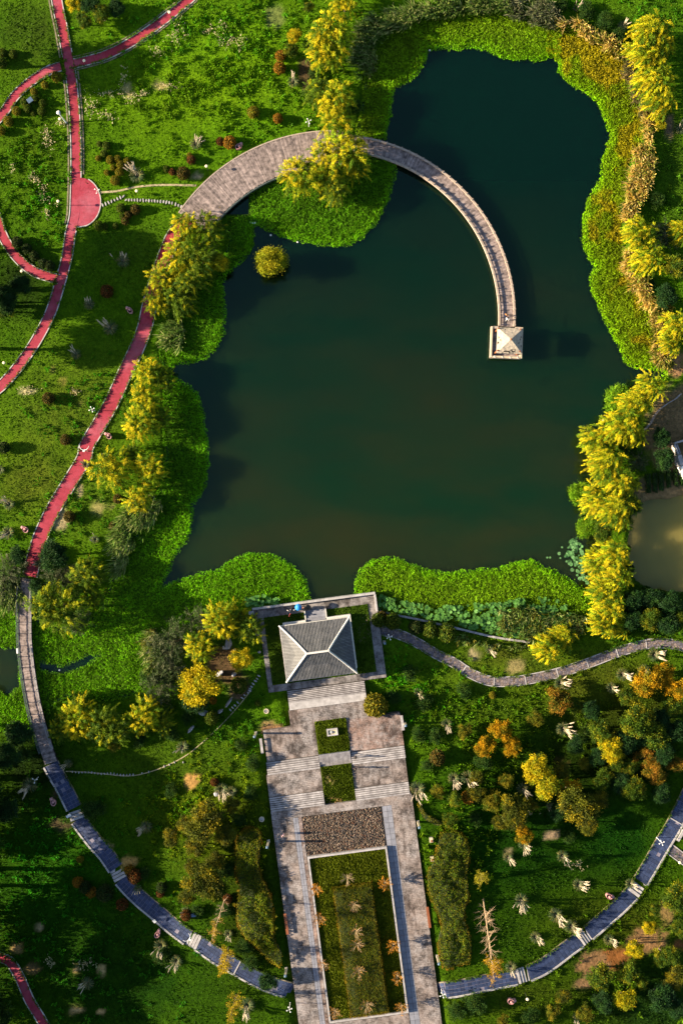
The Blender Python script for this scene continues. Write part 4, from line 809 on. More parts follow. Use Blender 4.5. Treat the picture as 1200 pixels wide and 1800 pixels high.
def trunk_mesh(L_, hc, seed, rb=.2, lean=.3):
    r = random.Random(seed); mb = MB(); top = Vector((r.uniform(-lean, lean), r.uniform(-lean, lean), hc * .75))
    mb.tube([Vector((0, 0, -.4)), Vector((0, 0, .15)), top * .5 + Vector((r.uniform(-.2, .2), r.uniform(-.2, .2), 0)), top, top * 1.25], [rb * 1.5, rb, rb * .75, rb * .5, rb * .15], 8)
    for l in L_[1:]:
        e = Vector((l[0] * .9, l[1] * .9, hc + l[2])); s = top * r.uniform(.65, 1); m_ = s.lerp(e, .5) + Vector((0, 0, r.uniform(.1, .5))); mb.tube([s, m_, e], [rb * .4, rb * .28, rb * .08], 5)
    return mb.mesh('trunk', BARK)
KINDS = {}
def kind(key, name, cat, hc, Rn, variants): KINDS[key] = dict(name=name, cat=cat, hc=hc, R=Rn, v=variants)
YW = [(.53, .47, .012), (.38, .40, .012), (.57, .47, .014), (.18, .27, .010), (.09, .17, .010)]
GW = [(.15, .21, .010), (.08, .14, .010), (.36, .36, .010), (.05, .10, .010), (.11, .18, .010)]
def mk(fn, count, hc, **k):
    out = []
    for i in range(count):
        kw = dict(k); seed = kw.pop('seed') + i; c, L_ = fn('crown', seed, **kw); out.append((trunk_mesh(L_, hc, seed), c))
    return out
kind('willow', 'willow_tree', 'willow tree', 4.6, 3.3, mk(willow_crown, 4, 4.6, seed=100, R_=2.9, hz=2.2, pal=YW, n=190))
kind('windwillow', 'willow_tree', 'willow tree', 4.6, 3.3, mk(willow_crown, 4, 4.6, seed=110, R_=2.8, hz=2.3, pal=YW, wind=(-.7, -.55), n=210, droop=.7, flen=1.7))
kind('greenwillow', 'willow_tree', 'willow tree', 4.6, 3.3, mk(willow_crown, 4, 4.6, seed=120, R_=2.9, hz=2.2, pal=GW, n=190))
kind('green', 'broadleaf_tree', 'tree', 3.2, 2.3, mk(leafy_crown, 4, 3.2, seed=130, R_=2.1, hz=1.6, pal=[(.11, .15, .008), (.06, .11, .008), (.22, .21, .01), (.035, .075, .008)]))
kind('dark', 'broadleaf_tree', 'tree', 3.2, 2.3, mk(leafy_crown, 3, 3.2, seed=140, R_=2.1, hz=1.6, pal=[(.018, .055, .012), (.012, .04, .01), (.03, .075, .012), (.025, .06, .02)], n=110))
kind('gold', 'broadleaf_tree', 'tree', 2.8, 2.3, mk(leafy_crown, 4, 2.8, seed=150, R_=2.1, hz=1.5, pal=[(.42, .22, .006), (.32, .2, .008), (.16, .15, .008), (.46, .26, .008)], n=100, hole=.36))
kind('lime', 'broadleaf_tree', 'tree', 3.4, 2.3, mk(leafy_crown, 3, 3.4, seed=160, R_=2.1, hz=1.6, pal=[(.50, .38, .008), (.40, .34, .008), (.2, .23, .01)], n=95))
kind('olive', 'broadleaf_tree', 'tree', 2.8, 2.3, mk(leafy_crown, 3, 2.8, seed=165, R_=2.1, hz=1.5, pal=[(.12, .13, .01), (.07, .09, .01), (.25, .2, .01), (.06, .07, .01)], n=100, hole=.38))
kind('orange', 'broadleaf_tree', 'tree', 2.6, 2.3, mk(leafy_crown, 3, 2.6, seed=170, R_=2.0, hz=1.3, pal=[(.28, .14, .015), (.2, .13, .01), (.09, .10, .01)], n=90, hole=.38))
kind('grey', 'grey_green_bush', 'bush', 1.5, 2.3, mk(willow_crown, 3, 1.5, seed=180, R_=1.9, hz=1.1, pal=[(.085, .11, .05), (.06, .09, .03), (.12, .13, .07), (.04, .07, .02)], n=130, per=30, droop=.5, flen=1.4))
kind('watershrub', 'water_shrub', 'shrub', 1.3, 2.3, mk(leafy_crown, 3, 1.3, seed=195, R_=2.15, hz=1.3, pal=[(.13, .27, .008), (.09, .21, .008), (.18, .3, .01)], n=150, per=80, nl=6, spread=.4))
kind('roundlime', 'broadleaf_tree', 'tree', 3.0, 2.3, mk(leafy_crown, 1, 3.0, seed=199, R_=2.2, hz=2.0, pal=[(.3, .3, .01), (.36, .32, .012), (.2, .24, .01)], n=170, nl=7, spread=.42, lr=(.5, .6)))
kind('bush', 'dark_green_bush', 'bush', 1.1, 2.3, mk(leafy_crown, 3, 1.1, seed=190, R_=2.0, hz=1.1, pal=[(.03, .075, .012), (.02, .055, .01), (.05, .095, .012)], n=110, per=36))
kind('sap', 'young_tree', 'tree', 2.2, 2.3, mk(leafy_crown, 3, 2.2, seed=200, R_=2.0, hz=1.4, pal=[(.13, .14, .01), (.08, .11, .01), (.2, .17, .012)], n=70, hole=.34))
def ball(seed, pal, R_=.75):
    r = np.random.default_rng(seed); n = 900; d = rdir(r, n); d[:, 2] = np.abs(d[:, 2]) * 1.1 - .25; d = norm(d); p = d * R_ * (1 + .12 * (vnoise(d[:, 0] * 5 + 9, d[:, 1] * 5 + 9, 1.6, seed)[:, None] - .5)) * r.uniform(.88, 1.04, (n, 1)) + np.array((0, 0, R_ * .75))
    tg = norm(d * .5 + rdir(r, n)); s = norm(np.cross(tg, norm(d + rdir(r, n) * .5))); c = np.array(pal)[r.choice(len(pal), n)] * r.uniform(.55, 1.35, (n, 1))
    v = kites(p, tg, s, r.uniform(.14, .26, n), r.uniform(.1, .16, n))
    # woody core
    k = 10; cv = []
    for i in range(1, 5):
        for j in range(k): cv.append((R_ * .78 * math.sin(i * .55) * math.cos(j * 6.2832 / k), R_ * .78 * math.sin(i * .55) * math.sin(j * 6.2832 / k), R_ * .75 + R_ * .78 * math.cos(i * .55)))
    cv = np.array(cv).reshape(4, k, 3); q = np.stack([cv[:-1], np.roll(cv[:-1], -1, 1), np.roll(cv[1:], -1, 1), cv[1:]], 2).reshape(-1, 3)
    return leafmesh('ball', np.concatenate([v, q]), np.concatenate([c, np.tile(np.array(pal[0]) * .4, (len(q) // 4, 1))]))
BALL = dict(green=[ball(i, [(.06, .10, .008), (.04, .08, .008), (.1, .12, .01)]) for i in (1, 2, 3)], yellow=[ball(i, [(.17, .15, .01), (.1, .11, .01), (.22, .17, .01)]) for i in (4, 5)], red=[ball(i, [(.16, .05, .012), (.1, .045, .012), (.06, .04, .01)]) for i in (6, 7)], orange=[ball(i, [(.3, .13, .01), (.22, .11, .01), (.13, .1, .012)]) for i in (8, 9)], dark=[ball(i, [(.025, .05, .01), (.018, .04, .01), (.04, .05, .012)]) for i in (10, 11)], ruddy=[ball(i, [(.12, .07, .012), (.07, .06, .012), (.05, .05, .01)]) for i in (12, 13)])
CNT = {}
SQ = dict(willow=.78, greenwillow=.75, windwillow=.72, watershrub=.8, bush=.9)
def tree(k, px, py, rpx, label, group=None, sq=None):
    K = KINDS[k]; sq = sq or SQ.get(k, .85);
    if k == 'windwillow' and py > 660: px += 7; rpx *= .98
    i = CNT.get(k, 0); CNT[k] = i + 1; tm, cm = K['v'][i % len(K['v'])]; s = rpx * M / K['R']
    z = float(ghm(px, py)) + K['hc'] * s * sq; p = P(px, py, z); g = max(float(gh(p[0], p[1])), WATER_Z - .6); wind = k in ('windwillow', 'willow')
    e = empty(K['name'], (p[0], p[1], g), (R.normal() * .3 if k == 'windwillow' else R.random() * 6.28), s, label, K['cat'], group); e.scale = (s, s, s * sq)
    ob('trunk', tm, e); ob('crown', cm, e, (0, 0, K['hc'])); return e
def shrub(c, px, py, rpx, label, group=None):
    i = CNT.get(c, 0); CNT[c] = i + 1; s = rpx * M / .8; p = G(px, py, .6 * s); g = float(gh(p[0], p[1]))
    o = ob('round_shrub', BALL[c][i % len(BALL[c])], None, (p[0], p[1], g - .05), (0, 0, R.random() * 6.28), (s, s, s * R.uniform(.85, 1.05))); return tag(o, label, 'shrub', group)
ORD = 'first second third fourth fifth sixth seventh eighth ninth tenth eleventh twelfth thirteenth fourteenth fifteenth sixteenth seventeenth eighteenth nineteenth twentieth'.split()
def ordered(items, axis): return [sorted(items, key=lambda q: q[axis]).index(q) for q in items]
def row(fn, k, items, look, where, axis=1, group=None):
    o_ = ordered(items, axis); w = 'top' if axis == 1 else 'left'
    for (x, y, rr_), i in zip(items, o_):
        n = len(items); t = ('topmost' if axis == 1 else 'leftmost') if i == 0 else ('lowest' if axis == 1 else 'rightmost') if i == n - 1 else ORD[i] + ' from ' + ('the top' if axis == 1 else 'the left')
        fn(k, x, y, rr_, '%s, %s of %s %s' % (look, t, {2:'two',3:'three',4:'four',5:'five',6:'six',7:'seven',8:'eight',9:'nine',10:'ten',11:'eleven',12:'twelve',13:'thirteen'}[n], where), group)

# pampas grass
def pampas_leaves(seed):
    r = np.random.default_rng(seed); n = 170; a = r.random(n) * 6.2832; L_ = r.uniform(.8, 1.45, n); dx = np.stack([np.cos(a), np.sin(a)], 1); V = []
    for s0, s1 in ((0, .4), (.4, .75), (.75, 1.0)):
        def pt(s): return np.concatenate([dx * (L_ * s * .95)[:, None], (L_ * (1.25 * s - .95 * s * s) + .05)[:, None]], 1)
        p0, p1 = pt(s0), pt(s1); sd = np.stack([-dx[:, 1], dx[:, 0], np.zeros(n)], 1) * .055; w0, w1 = 1 - s0 * .6, max(.1, 1 - s1 * .9); V.append(np.stack([p0 - sd * w0, p0 + sd * w0, p1 + sd * w1, p1 - sd * w1], 1))
    V = np.concatenate(V, 0); c = np.array([(.07, .11, .05), (.1, .13, .06), (.05, .09, .03), (.2, .18, .06)])[r.choice(4, n)] * r.uniform(.6, 1.3, (n, 1)); return leafmesh('pampas', V.reshape(-1, 3), np.tile(c, (3, 1)))
PAMP = [pampas_leaves(i) for i in (301, 302, 303)]
def plume_mesh():
    mb = MB().tube([(0, 0, -1.2), (0, 0, -.3)], [.012, .01], 4); mb.lathe([(.02, -.35), (.085, -.15), (.1, .1), (.06, .35), (.01, .5)], n=7)
    for i in range(14):
        a = i * 2.4; z = -.25 + i * .05; d = Vector((math.cos(a), math.sin(a), 0)); b = d * .08 + Vector((0, 0, z)); k = len(mb.v); mb.v += [tuple(b), tuple(b + d * .07 + Vector((-d.y * .03, d.x * .03, .09))), tuple(b + d * .06 + Vector((0, 0, .22)))]; mb.f.append((k, k + 1, k + 2))
    return mb.mesh('plume', PLUME)
PLM = plume_mesh()
def pampas(px, py, s, npl, label, w=(-.3, .25)):
    p = G(px, py); i = CNT.get('pampas', 0); CNT['pampas'] = i + 1; e = empty('pampas_grass', p, 0, s, label, 'pampas grass', 'pampas grass clumps in the meadow'); ob('leaf_tuft', PAMP[i % 3], e, (0, 0, 0), (0, 0, R.random() * 6.28))
    o_ = Vector((p[0], p[1])); o_ = o_ / (o_.length + 1e-6); base = math.atan2(o_.y, o_.x) + R.normal() * .55; npl = int(npl * R.uniform(.5, 1.0)) + 2; e.scale = (s * R.uniform(.7, 1.05),) * 3
    for k in range(npl):
        a = base + R.normal() * .38; t = R.uniform(.45, 1.05); h_ = R.uniform(1.0, 1.7); q = (math.cos(a) * math.sin(t) * h_ - math.sin(base) * R.normal() * .3, math.sin(a) * math.sin(t) * h_ + math.cos(base) * R.normal() * .3, math.cos(t) * h_ + .35)
        ob('plume', PLM, e, q, Vector((math.cos(a) * math.sin(t), math.sin(a) * math.sin(t), math.cos(t))).to_track_quat('Z', 'Y').to_euler(), (.72, .72, R.uniform(.9, 1.3)))

# ------------------------------------------------------------------ trees, one by one
# north-west group by the deck
for k, x, y, r_, lb in [
 ('willow',606,4,24,'yellow willow cut off by the top edge, north of the tall golden willow'),('willow',582,62,36,'tall golden willow between the meadow and the grey reeds, upper of its pair'),('willow',572,102,28,'golden willow directly below the tallest one, beside the reeds'),
 ('greenwillow',560,160,26,'dull green willow among the column north of the wide deck, on its meadow side'),('willow',592,172,30,'golden willow in the column north of the deck, next to the plant mat'),('willow',588,212,26,'golden willow reaching over the deck where the footbridge starts'),
 ('willow',608,262,37,'golden willow standing over the joint of wide deck and curved footbridge'),('willow',572,286,33,'golden willow hanging over the inner edge of the wide deck'),('willow',528,310,33,'yellow willow with a rusty lower edge, left one of the island cluster'),('willow',620,295,24,'small golden willow on the bridge side of the island cluster'),('greenwillow',585,328,30,'greenish willow at the bottom of the island cluster by the round mat'),
 # left bank, upper
 ('willow',326,400,25,'bright yellow willow at the lower left corner of the wide deck'),('greenwillow',365,400,26,'dark feathery willow under the lower corner of the wide deck'),('willow',315,448,28,'yellow willow leaning over the red path, just below the deck corner willow'),('greenwillow',352,452,32,'large dull green willow in the middle of the upper left bank grove'),
 ('willow',286,487,26,'golden willow covering the left kerb of the red path'),('willow',274,528,22,'golden willow with orange patches over the red path, lowest on the path side'),('greenwillow',312,520,32,'olive willow at the lower end of the upper left bank grove'),('greenwillow',335,490,28,'shaded willow between the olive willow and the open water'),('lime',381,460,20,'bright round tree overhanging the water at the edge of the upper left grove'),('roundlime',478,462,27,'lone round yellow-green tree standing in the pond'),
 # left bank, middle
 ('willow',258,652,25,'yellow willow by the red path above the stone ledge, topmost of the middle left bank'),('greenwillow',285,665,22,'dark willow at the small inlet between two left mats'),('willow',254,700,24,'yellow willow midway down the left bank, second below the inlet'),('willow',248,742,30,'broad golden willow beside the pink bin on the left bank'),('greenwillow',280,735,20,'dull green willow half hidden behind the broad golden willow'),
 ('willow',194,824,32,'bright yellow sparse willow right beside the red path'),('greenwillow',232,800,20,'dark green willow right behind the sparse yellow one'),('willow',262,826,27,'golden willow between the sparse yellow willow and the long dark mat'),('willow',247,874,26,'golden willow at the lower end of the middle left bank grove'),
 # left bank, lower, at the footbridge
 ('dark',95,976,26,'glossy dark green tree at the lower end of the pond-side red path'),('grey',98,1016,24,'grey-green twiggy bush between the dark glossy tree and the broad green willow'),('dark',64,1030,14,'small dark green tree right at the head of the left footbridge'),('greenwillow',100,1068,44,'broad lime green willow beside the left footbridge'),('greenwillow',152,1012,30,'olive willow with one bright side on the left peninsula'),('greenwillow',163,1052,18,'small lime willow at the tip of the left peninsula'),('grey',135,1092,20,'grey-green bush trailing over the mat below the broad green willow'),
 # south-west of the pond
 ('willow',388,1090,30,'large golden willow left of the platform wall'),('willow',410,1078,22,'golden willow top nearest the lotus patch left of the platform'),('greenwillow',438,1105,26,'green willow touching the upper left corner of the pavilion platform'),('willow',350,1138,26,'golden willow at the left end of the grove by the platform'),('lime',422,1160,20,'small yellow tree between standing stones and the platform path'),('lime',354,1205,36,'big round yellow-green tree among the grey standing stones'),('dark',345,1235,22,'dark green tree under the big round yellow-green one'),
 ('willow',256,1258,30,'yellow willow at the lower edge of the lower left mat'),('greenwillow',285,1270,22,'olive willow right behind the yellow willow at the mat edge'),('willow',140,1262,34,'yellow willow with green back beside the end of the left footbridge'),('greenwillow',108,1282,22,'small yellow-green willow touching the planks of the left footbridge'),('greenwillow',188,1278,36,'dark feathery willow lying between the two yellow willows at the mat edge'),('greenwillow',140,1245,24,'dull willow on the mat side beside the left footbridge end'),
 ('grey',312,1128,30,'grey-green bush on the mat edge left of the golden grove'),('grey',282,1145,24,'grey-green bush at the tip of the planted bank in the lower left mat'),('grey',282,1210,28,'grey-green bush above the yellow willow at the mat edge'),('grey',352,1092,22,'grey-green bush between mat and the golden willow by the platform'),('bush',265,1190,18,'dark bush on the shore facing the narrow channel in the mat'),('grey',300,1180,22,'grey-green bush amid the planted bank right of the dark bush'),
 # right bank, upper
 ('windwillow',1143,52,32,'wind-swept yellow willow at the top right, topmost of its row'),('windwillow',1160,75,26,'wind-swept willow at the top right, on the meadow side of its row'),('windwillow',1143,100,30,'wind-swept yellow willow, second down in the top right row'),('windwillow',1152,138,32,'wind-swept yellow willow, third down in the top right row'),('windwillow',1160,175,26,'wind-swept yellow willow at the lower end of the top right row'),('windwillow',1110,88,15,'small yellow willow beside the rusty reeds at the top right'),('lime',1159,220,10,'tiny yellow-green tree alone below the top right willow row'),
 ('windwillow',1128,412,28,'bright yellow willow right of the pale reeds, halfway up the right edge'),('windwillow',1142,455,28,'bright yellow willow below the first one by the pale reeds'),('windwillow',1196,405,20,'yellow willow cut by the right edge, level with the pale reeds'),('grey',1168,415,22,'grey-green bush between two yellow willows at the right edge'),('green',1190,470,24,'dark green tree at the right edge below the grey bush'),('dark',1170,520,20,'dark tree in the shade at the right edge above the lower wind-swept willows'),
 ('windwillow',1190,570,26,'yellow willow at the right edge above the sandy gap'),('windwillow',1180,604,20,'yellow willow right at the sandy gap by the channel'),
 # right bank, lower
 ('windwillow',1137,682,26,'yellow willow just below the channel on the right bank'),('windwillow',1108,710,28,'yellow willow beside the round green shrub on the right bank'),('windwillow',1087,748,32,'yellow willow over the water below the round green shrub'),('windwillow',1050,770,30,'yellow willow leaning farthest over the pond on the right bank'),('windwillow',1110,765,20,'small yellow willow nearest the pale fence'),('windwillow',1057,812,32,'yellow willow below the one leaning farthest over the pond'),('windwillow',1078,842,28,'yellow willow beside the planted rows on the right bank'),('windwillow',1100,848,18,'golden orange willow touching the bare yard'),
 ('windwillow',1047,880,28,'yellow willow behind the small green water shrub'),('windwillow',1074,893,30,'yellow willow beside the corner of the brown fish pond'),('greenwillow',1106,885,20,'green willow shaded by its yellow neighbour at the fish pond corner'),('green',1060,930,20,'green bushy tree behind the lily pads'),('greenwillow',1095,920,16,'small olive tree on the bank beside the fish pond'),('windwillow',1072,972,28,'yellow willow right of the lily pads'),('windwillow',1050,992,26,'yellow willow on the shore below the lily pads'),('windwillow',1078,1010,28,'yellow willow at the lower left corner of the fish pond'),('windwillow',1058,1036,28,'yellow willow beside the right end of the lower mat'),('windwillow',1065,1068,27,'yellow willow, second last of the right bank row'),('windwillow',1054,1094,24,'yellow willow at the bottom end of the right bank row'),('windwillow',1083,1106,16,'small yellow willow at the foot of the right bank row'),
 ('windwillow',978,1116,24,'lime yellow willow by the bank below the lotus bed, upper of two'),('windwillow',955,1142,24,'lime yellow willow by the bank below the lotus bed, lower of two'),('watershrub',1085,703,27,'smooth round green shrub standing in the water by the right bank'),('watershrub',1015,868,22,'round green shrub standing in the water beside the right willows'),('watershrub',1027,925,20,'round olive shrub in the water just above the lily pads'),
 ('dark',1161,768,17,'dark clipped round tree in the bare yard, upper of two'),('dark',1168,806,19,'dark clipped round tree in the bare yard, lower of two'),('grey',1122,812,16,'grey-green tree left of the dark clipped pair'),('dark',1110,890,16,'dark tree wedged at the upper left corner of the fish pond'),
 # dark thicket below the fish pond
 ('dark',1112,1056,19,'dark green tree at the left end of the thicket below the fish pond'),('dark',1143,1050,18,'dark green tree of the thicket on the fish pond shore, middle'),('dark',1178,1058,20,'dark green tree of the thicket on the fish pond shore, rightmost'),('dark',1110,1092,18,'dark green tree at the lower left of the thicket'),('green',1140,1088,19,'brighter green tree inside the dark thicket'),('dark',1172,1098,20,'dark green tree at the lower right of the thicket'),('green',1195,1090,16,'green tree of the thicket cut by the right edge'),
 # right hand meadow
 ('orange',982,1232,24,'orange-gold tree under pampas plumes beside the winding stone path'),('gold',853,1312,18,'round golden tree left of a paired golden neighbour'),('gold',882,1288,20,'golden tree up right of the round golden one'),('gold',898,1312,16,'small golden tree down right of its golden pair'),('sap',940,1262,16,'thin sparse young tree left of the spiky pampas'),
 ('green',1055,1285,23,'yellow-green tree at the upper left of the shaded right grove'),('lime',1073,1315,22,'yellow-green tree just below the upper left one of the right grove'),('green',1085,1338,16,'small green tree at the lower end of the yellow-green pair'),('green',1122,1268,28,'large green tree in the middle of the shaded right grove'),('green',1150,1292,24,'green tree right of the large one in the right grove'),('orange',1132,1330,20,'orange-red leaved tree in the right grove'),('orange',1150,1360,22,'reddish green tree below the orange-red one'),('orange',1187,1343,16,'orange tree at the right edge of the right grove'),
 ('gold',1140,1196,27,'golden brown tree below the bend of the stone path, left one'),('gold',1163,1185,20,'golden brown tree below the bend of the stone path, middle one'),('gold',1188,1208,24,'golden brown tree below the stone path at the right edge'),('green',1180,1243,20,'green tree at the right edge below the golden ones'),('dark',1190,1285,20,'dark tree at the right edge of the right grove'),
 ('lime',945,1352,26,'big yellow-green tree in the centre of the right meadow, upper crown'),('lime',962,1380,24,'big yellow-green tree in the centre of the right meadow, lower crown'),('gold',1000,1390,20,'small golden tree touching the big yellow-green pair'),('olive',1017,1418,32,'large sparse olive-gold tree right of the big yellow-green pair'),('olive',905,1428,26,'golden olive tree below the big yellow-green pair'),('gold',918,1465,17,'small golden tree ending in pampas plumes'),('sap',863,1410,19,'sparse yellow-green young tree in the right meadow'),('sap',930,1415,14,'thin young tree between two golden trees'),('green',1060,1367,18,'green tree alone left of the reddish one'),('green',1113,1387,20,'green tree at the lower edge of the right grove'),('sap',1027,1343,14,'small spiky green sapling in the dark clearing'),('olive',838,1370,14,'dull olive bush beside the white pampas row'),('sap',890,1375,14,'small dark sapling right of the white pampas row'),
 # lower right corner
 ('green',1055,1715,23,'round dark green tree on red soil, leftmost of the lower right group'),('green',1103,1707,22,'dark green tree in the middle of the lower right group'),('lime',1113,1667,16,'yellow-green tree at the top of the lower right group'),('lime',1140,1630,13,'small lime tree alone on the bare soil'),('green',1167,1680,21,'dark green tree with a bright tip in the lower right group'),('green',1190,1578,25,'green tree at the right edge beside the slate path'),('green',1195,1632,16,'green tree cut by the right edge near red soil'),('lime',1098,1758,20,'yellow-green tree near the bottom edge of the lower right group'),('green',1128,1728,12,'small green tree beside the middle one of the lower right group'),('dark',1160,1755,24,'dark tree in deep shade at the lower right'),('sap',970,1777,14,'sparse young tree near the bottom edge under the slate path'),('sap',1027,1780,17,'brownish young tree near the bottom edge'),('bush',832,1762,22,'dark clipped bush at the bottom right of the plaza'),('sap',882,1795,12,'small bright sapling at the bottom edge'),
 # lower left meadow
 ('olive',360,1440,32,'large sparse olive tree left of the plaza'),('olive',362,1548,32,'large sparse olive tree left of the curved hedge'),('olive',345,1490,20,'thin olive tree between the two large sparse ones'),('bush',163,1424,22,'dense dark green bush beside the slate path steps'),('dark',470,1725,16,'dark conifer overhanging the slate path near the plaza'),('bush',250,1535,13,'dark bush behind the red shrub by the second steps'),
 # upper left corner
 ('green',148,34,15,'round green tree in the upper left corner, left of two'),('green',180,24,16,'round green tree in the upper left corner, right of two'),('lime',133,6,14,'yellow tree cut by the top edge beside the red path'),('dark',205,14,15,'dark tree at the top edge right of the green pair'),('dark',160,8,16,'dark tree at the top edge behind the green pair'),
 ('lime',518,63,13,'slim yellow-green tree left of the tall golden willow'),('green',511,88,13,'green tree just below the slim yellow-green one'),('green',542,12,10,'small green tree near the top edge left of the willow'),
 # shaded trees at the left edge
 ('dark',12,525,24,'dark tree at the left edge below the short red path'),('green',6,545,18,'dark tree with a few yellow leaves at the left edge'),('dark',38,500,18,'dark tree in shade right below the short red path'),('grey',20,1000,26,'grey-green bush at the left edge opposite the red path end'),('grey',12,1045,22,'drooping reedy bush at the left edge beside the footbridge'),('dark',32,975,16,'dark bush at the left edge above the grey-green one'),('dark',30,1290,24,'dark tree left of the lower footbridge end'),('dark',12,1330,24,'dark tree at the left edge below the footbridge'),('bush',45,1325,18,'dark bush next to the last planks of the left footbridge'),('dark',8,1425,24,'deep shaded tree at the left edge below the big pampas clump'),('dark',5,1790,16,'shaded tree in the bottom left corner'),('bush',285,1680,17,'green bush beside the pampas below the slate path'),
 ('bush',690,1225,14,'leafy dark bush right of the stairs below the pavilion'),('bush',720,1185,16,'leafy dark bush below the start of the stone path'),('bush',745,1235,17,'leafy bush in the weeds right of the upper terrace'),('bush',815,1215,15,'leafy bush in the hollow of the stone path bend'),('bush',765,1295,15,'leafy dark bush left of the golden pair'),('sap',815,1285,14,'sparse young tree left of the golden pair'),('green',1010,1240,13,'small green tree right of the orange-gold one'),('bush',1030,1290,18,'dark bush left of the shaded right grove'),('dark',1100,1300,22,'dark tree in the heart of the right grove'),('dark',1165,1320,20,'dark tree between orange and reddish trees of the right grove'),('dark',1090,1375,18,'dark tree at the lower end of the right grove'),('green',1100,1225,16,'green tree below the pampas pair'),('dark',1050,1330,16,'dark tree left of the yellow-green pair'),('dark',980,1425,16,'dark tree between two sparse olive crowns'),('olive',1035,1450,15,'small olive tree below the large sparse one'),('olive',880,1445,15,'small olive tree at the left of the golden olive one'),('bush',850,1340,16,'dark bush below the round golden tree'),('green',800,1405,14,'green bush left of the orange ball shrub'),
 ('olive',395,1470,20,'olive tree touching the left curved hedge top'),('olive',330,1450,18,'olive tree on the left flank of the large sparse one'),('bush',400,1530,18,'dark bush between olive tree and left curved hedge'),('olive',330,1575,16,'olive tree at the lower left of the sparse pair'),('bush',420,1440,14,'dark bush above the left curved hedge'),('bush',300,1390,13,'dark bush in the meadow above the golden pampas'),('olive',380,1510,18,'olive tree in the middle of the sparse group'),('bush',440,1690,16,'dark bush above the slate path near the yellow conifer'),('bush',470,1660,15,'dark bush at the lower end of the left curved hedge'),('bush',300,1290,16,'dark bush right of the yellow willow at the mat edge'),('bush',330,1262,15,'dark bush left of the grey boulders'),('bush',245,1300,14,'dark bush below the yellow willow at the mat edge'),('sap',200,1310,14,'sparse sapling below the dark feathery willow'),
 ('dark',1060,1760,18,'dark tree left of the yellow-green one at the bottom edge'),('olive',1185,1720,20,'olive tree at the right edge near the bottom'),('dark',1190,1770,20,'dark tree in the bottom right corner'),('olive',990,1750,13,'olive bush below the right slate path'),('green',1150,1600,11,'small green bush above the lone lime tree'),('bush',930,1785,16,'dark bush at the bottom edge left of the saplings'),('bush',800,1775,18,'dark bush at the bottom right corner of the plaza'),
 ('bush',705,1265,13,'dark bush hugging the right side of the upper terrace'),('bush',735,1290,14,'dark bush left of the golden pampas beside the terrace'),('bush',750,1345,13,'dark bush between the brown ball shrub and the stairs'),('sap',770,1390,13,'sparse sapling above the right curved hedge'),('green',790,1440,13,'green bush at the top of the right curved hedge'),('bush',835,1440,13,'dark bush right of the curved hedge top'),('dark',1040,1250,17,'dark tree above the yellow-green pair'),('dark',1010,1310,16,'dark tree left of the bush by the right grove'),('dark',1160,1265,20,'dark tree right of the large green tree in the right grove'),('dark',1125,1300,18,'dark tree below the large green tree in the right grove'),('green',1105,1350,15,'green tree under the orange-red one'),('dark',1160,1395,18,'dark tree at the lower right rim of the right grove'),('olive',985,1355,16,'olive tree behind the big yellow-green pair'),('olive',1050,1405,18,'olive tree right of the large sparse olive-gold one'),('bush',945,1330,14,'dark bush above the big yellow-green pair'),('bush',1000,1470,13,'dark bush on the lawn under the sparse olive trees'),('olive',835,1395,15,'olive bush right of the orange ball shrub'),
 ('olive',410,1415,16,'olive bush left of the lower stairs'),('bush',440,1395,14,'dark bush nearest the left edge of the terraces'),('bush',445,1340,14,'dark bush left of the upper stair flight'),('bush',425,1310,12,'dark bush in the grass left of the upper terrace'),('olive',300,1470,15,'olive bush between golden pampas and sparse trees'),('olive',340,1525,16,'olive tree joining the two sparse ones'),('bush',395,1600,15,'dark bush left of the lower curved hedge'),('bush',430,1665,15,'dark bush under the curved hedge near the path'),('bush',345,1600,13,'dark bush beside the blue and white box'),
 ('bush',1030,20,18,'bright bush among the pale reeds at the top'),('bush',1060,40,18,'green bush between rusty reeds and the top right meadow'),('bush',1085,60,15,'green bush left of the topmost wind-swept willow'),('bush',985,10,14,'green bush at the top edge above the pale reeds'),('bush',1105,370,16,'dark bush under the golden reeds on the right'),('bush',1150,350,16,'dark bush right of the golden reeds'),('bush',1140,500,14,'dark bush below the two bright willows at the right'),('bush',1105,790,14,'dark bush between the willows and the pale fence'),('bush',625,185,14,'dark bush at the mat edge right of the willow column'),('bush',545,75,14,'dark bush left of the tall golden willow'),('bush',553,130,13,'dark bush under the golden willow column'),
]: tree(k, x, y, r_, lb)
# fallen yellow leaves under the willows
vs, cs = [], []; r = np.random.default_rng(91)
for o in [q for q in COL.objects if q.name.startswith('willow_tree')]:
    m_ = 70; a = r.normal(size=m_) * 2.4 * o.scale[0] + o.location.x; b_ = r.normal(size=m_) * 2.4 * o.scale[0] + o.location.y; px, py = a / M + 600, 900 - b_ / M; k = on_land(px, py) | cls(hard, px, py); px, py = px[k], py[k]
    z = ghm(px, py) + np.where(cls(hard, px, py), .16, .1); z = np.where(cls(deckm, px, py), DZ + .06, z); n_ = len(px); v = kites(np.stack([(px - 600) * M, (900 - py) * M, z], -1), norm(rdir(r, n_) * np.array((1, 1, .15))), norm(rdir(r, n_) * np.array((1, 1, .15))), r.uniform(.12, .24, n_), .1); vs.append(v); cs.append(np.array((.46, .34, .03)) * r.uniform(.5, 1.1, (n_, 1)))
stuff('fallen_leaves', vs, cs, 'yellow leaves fallen on the ground under the willows', 'fallen leaves')
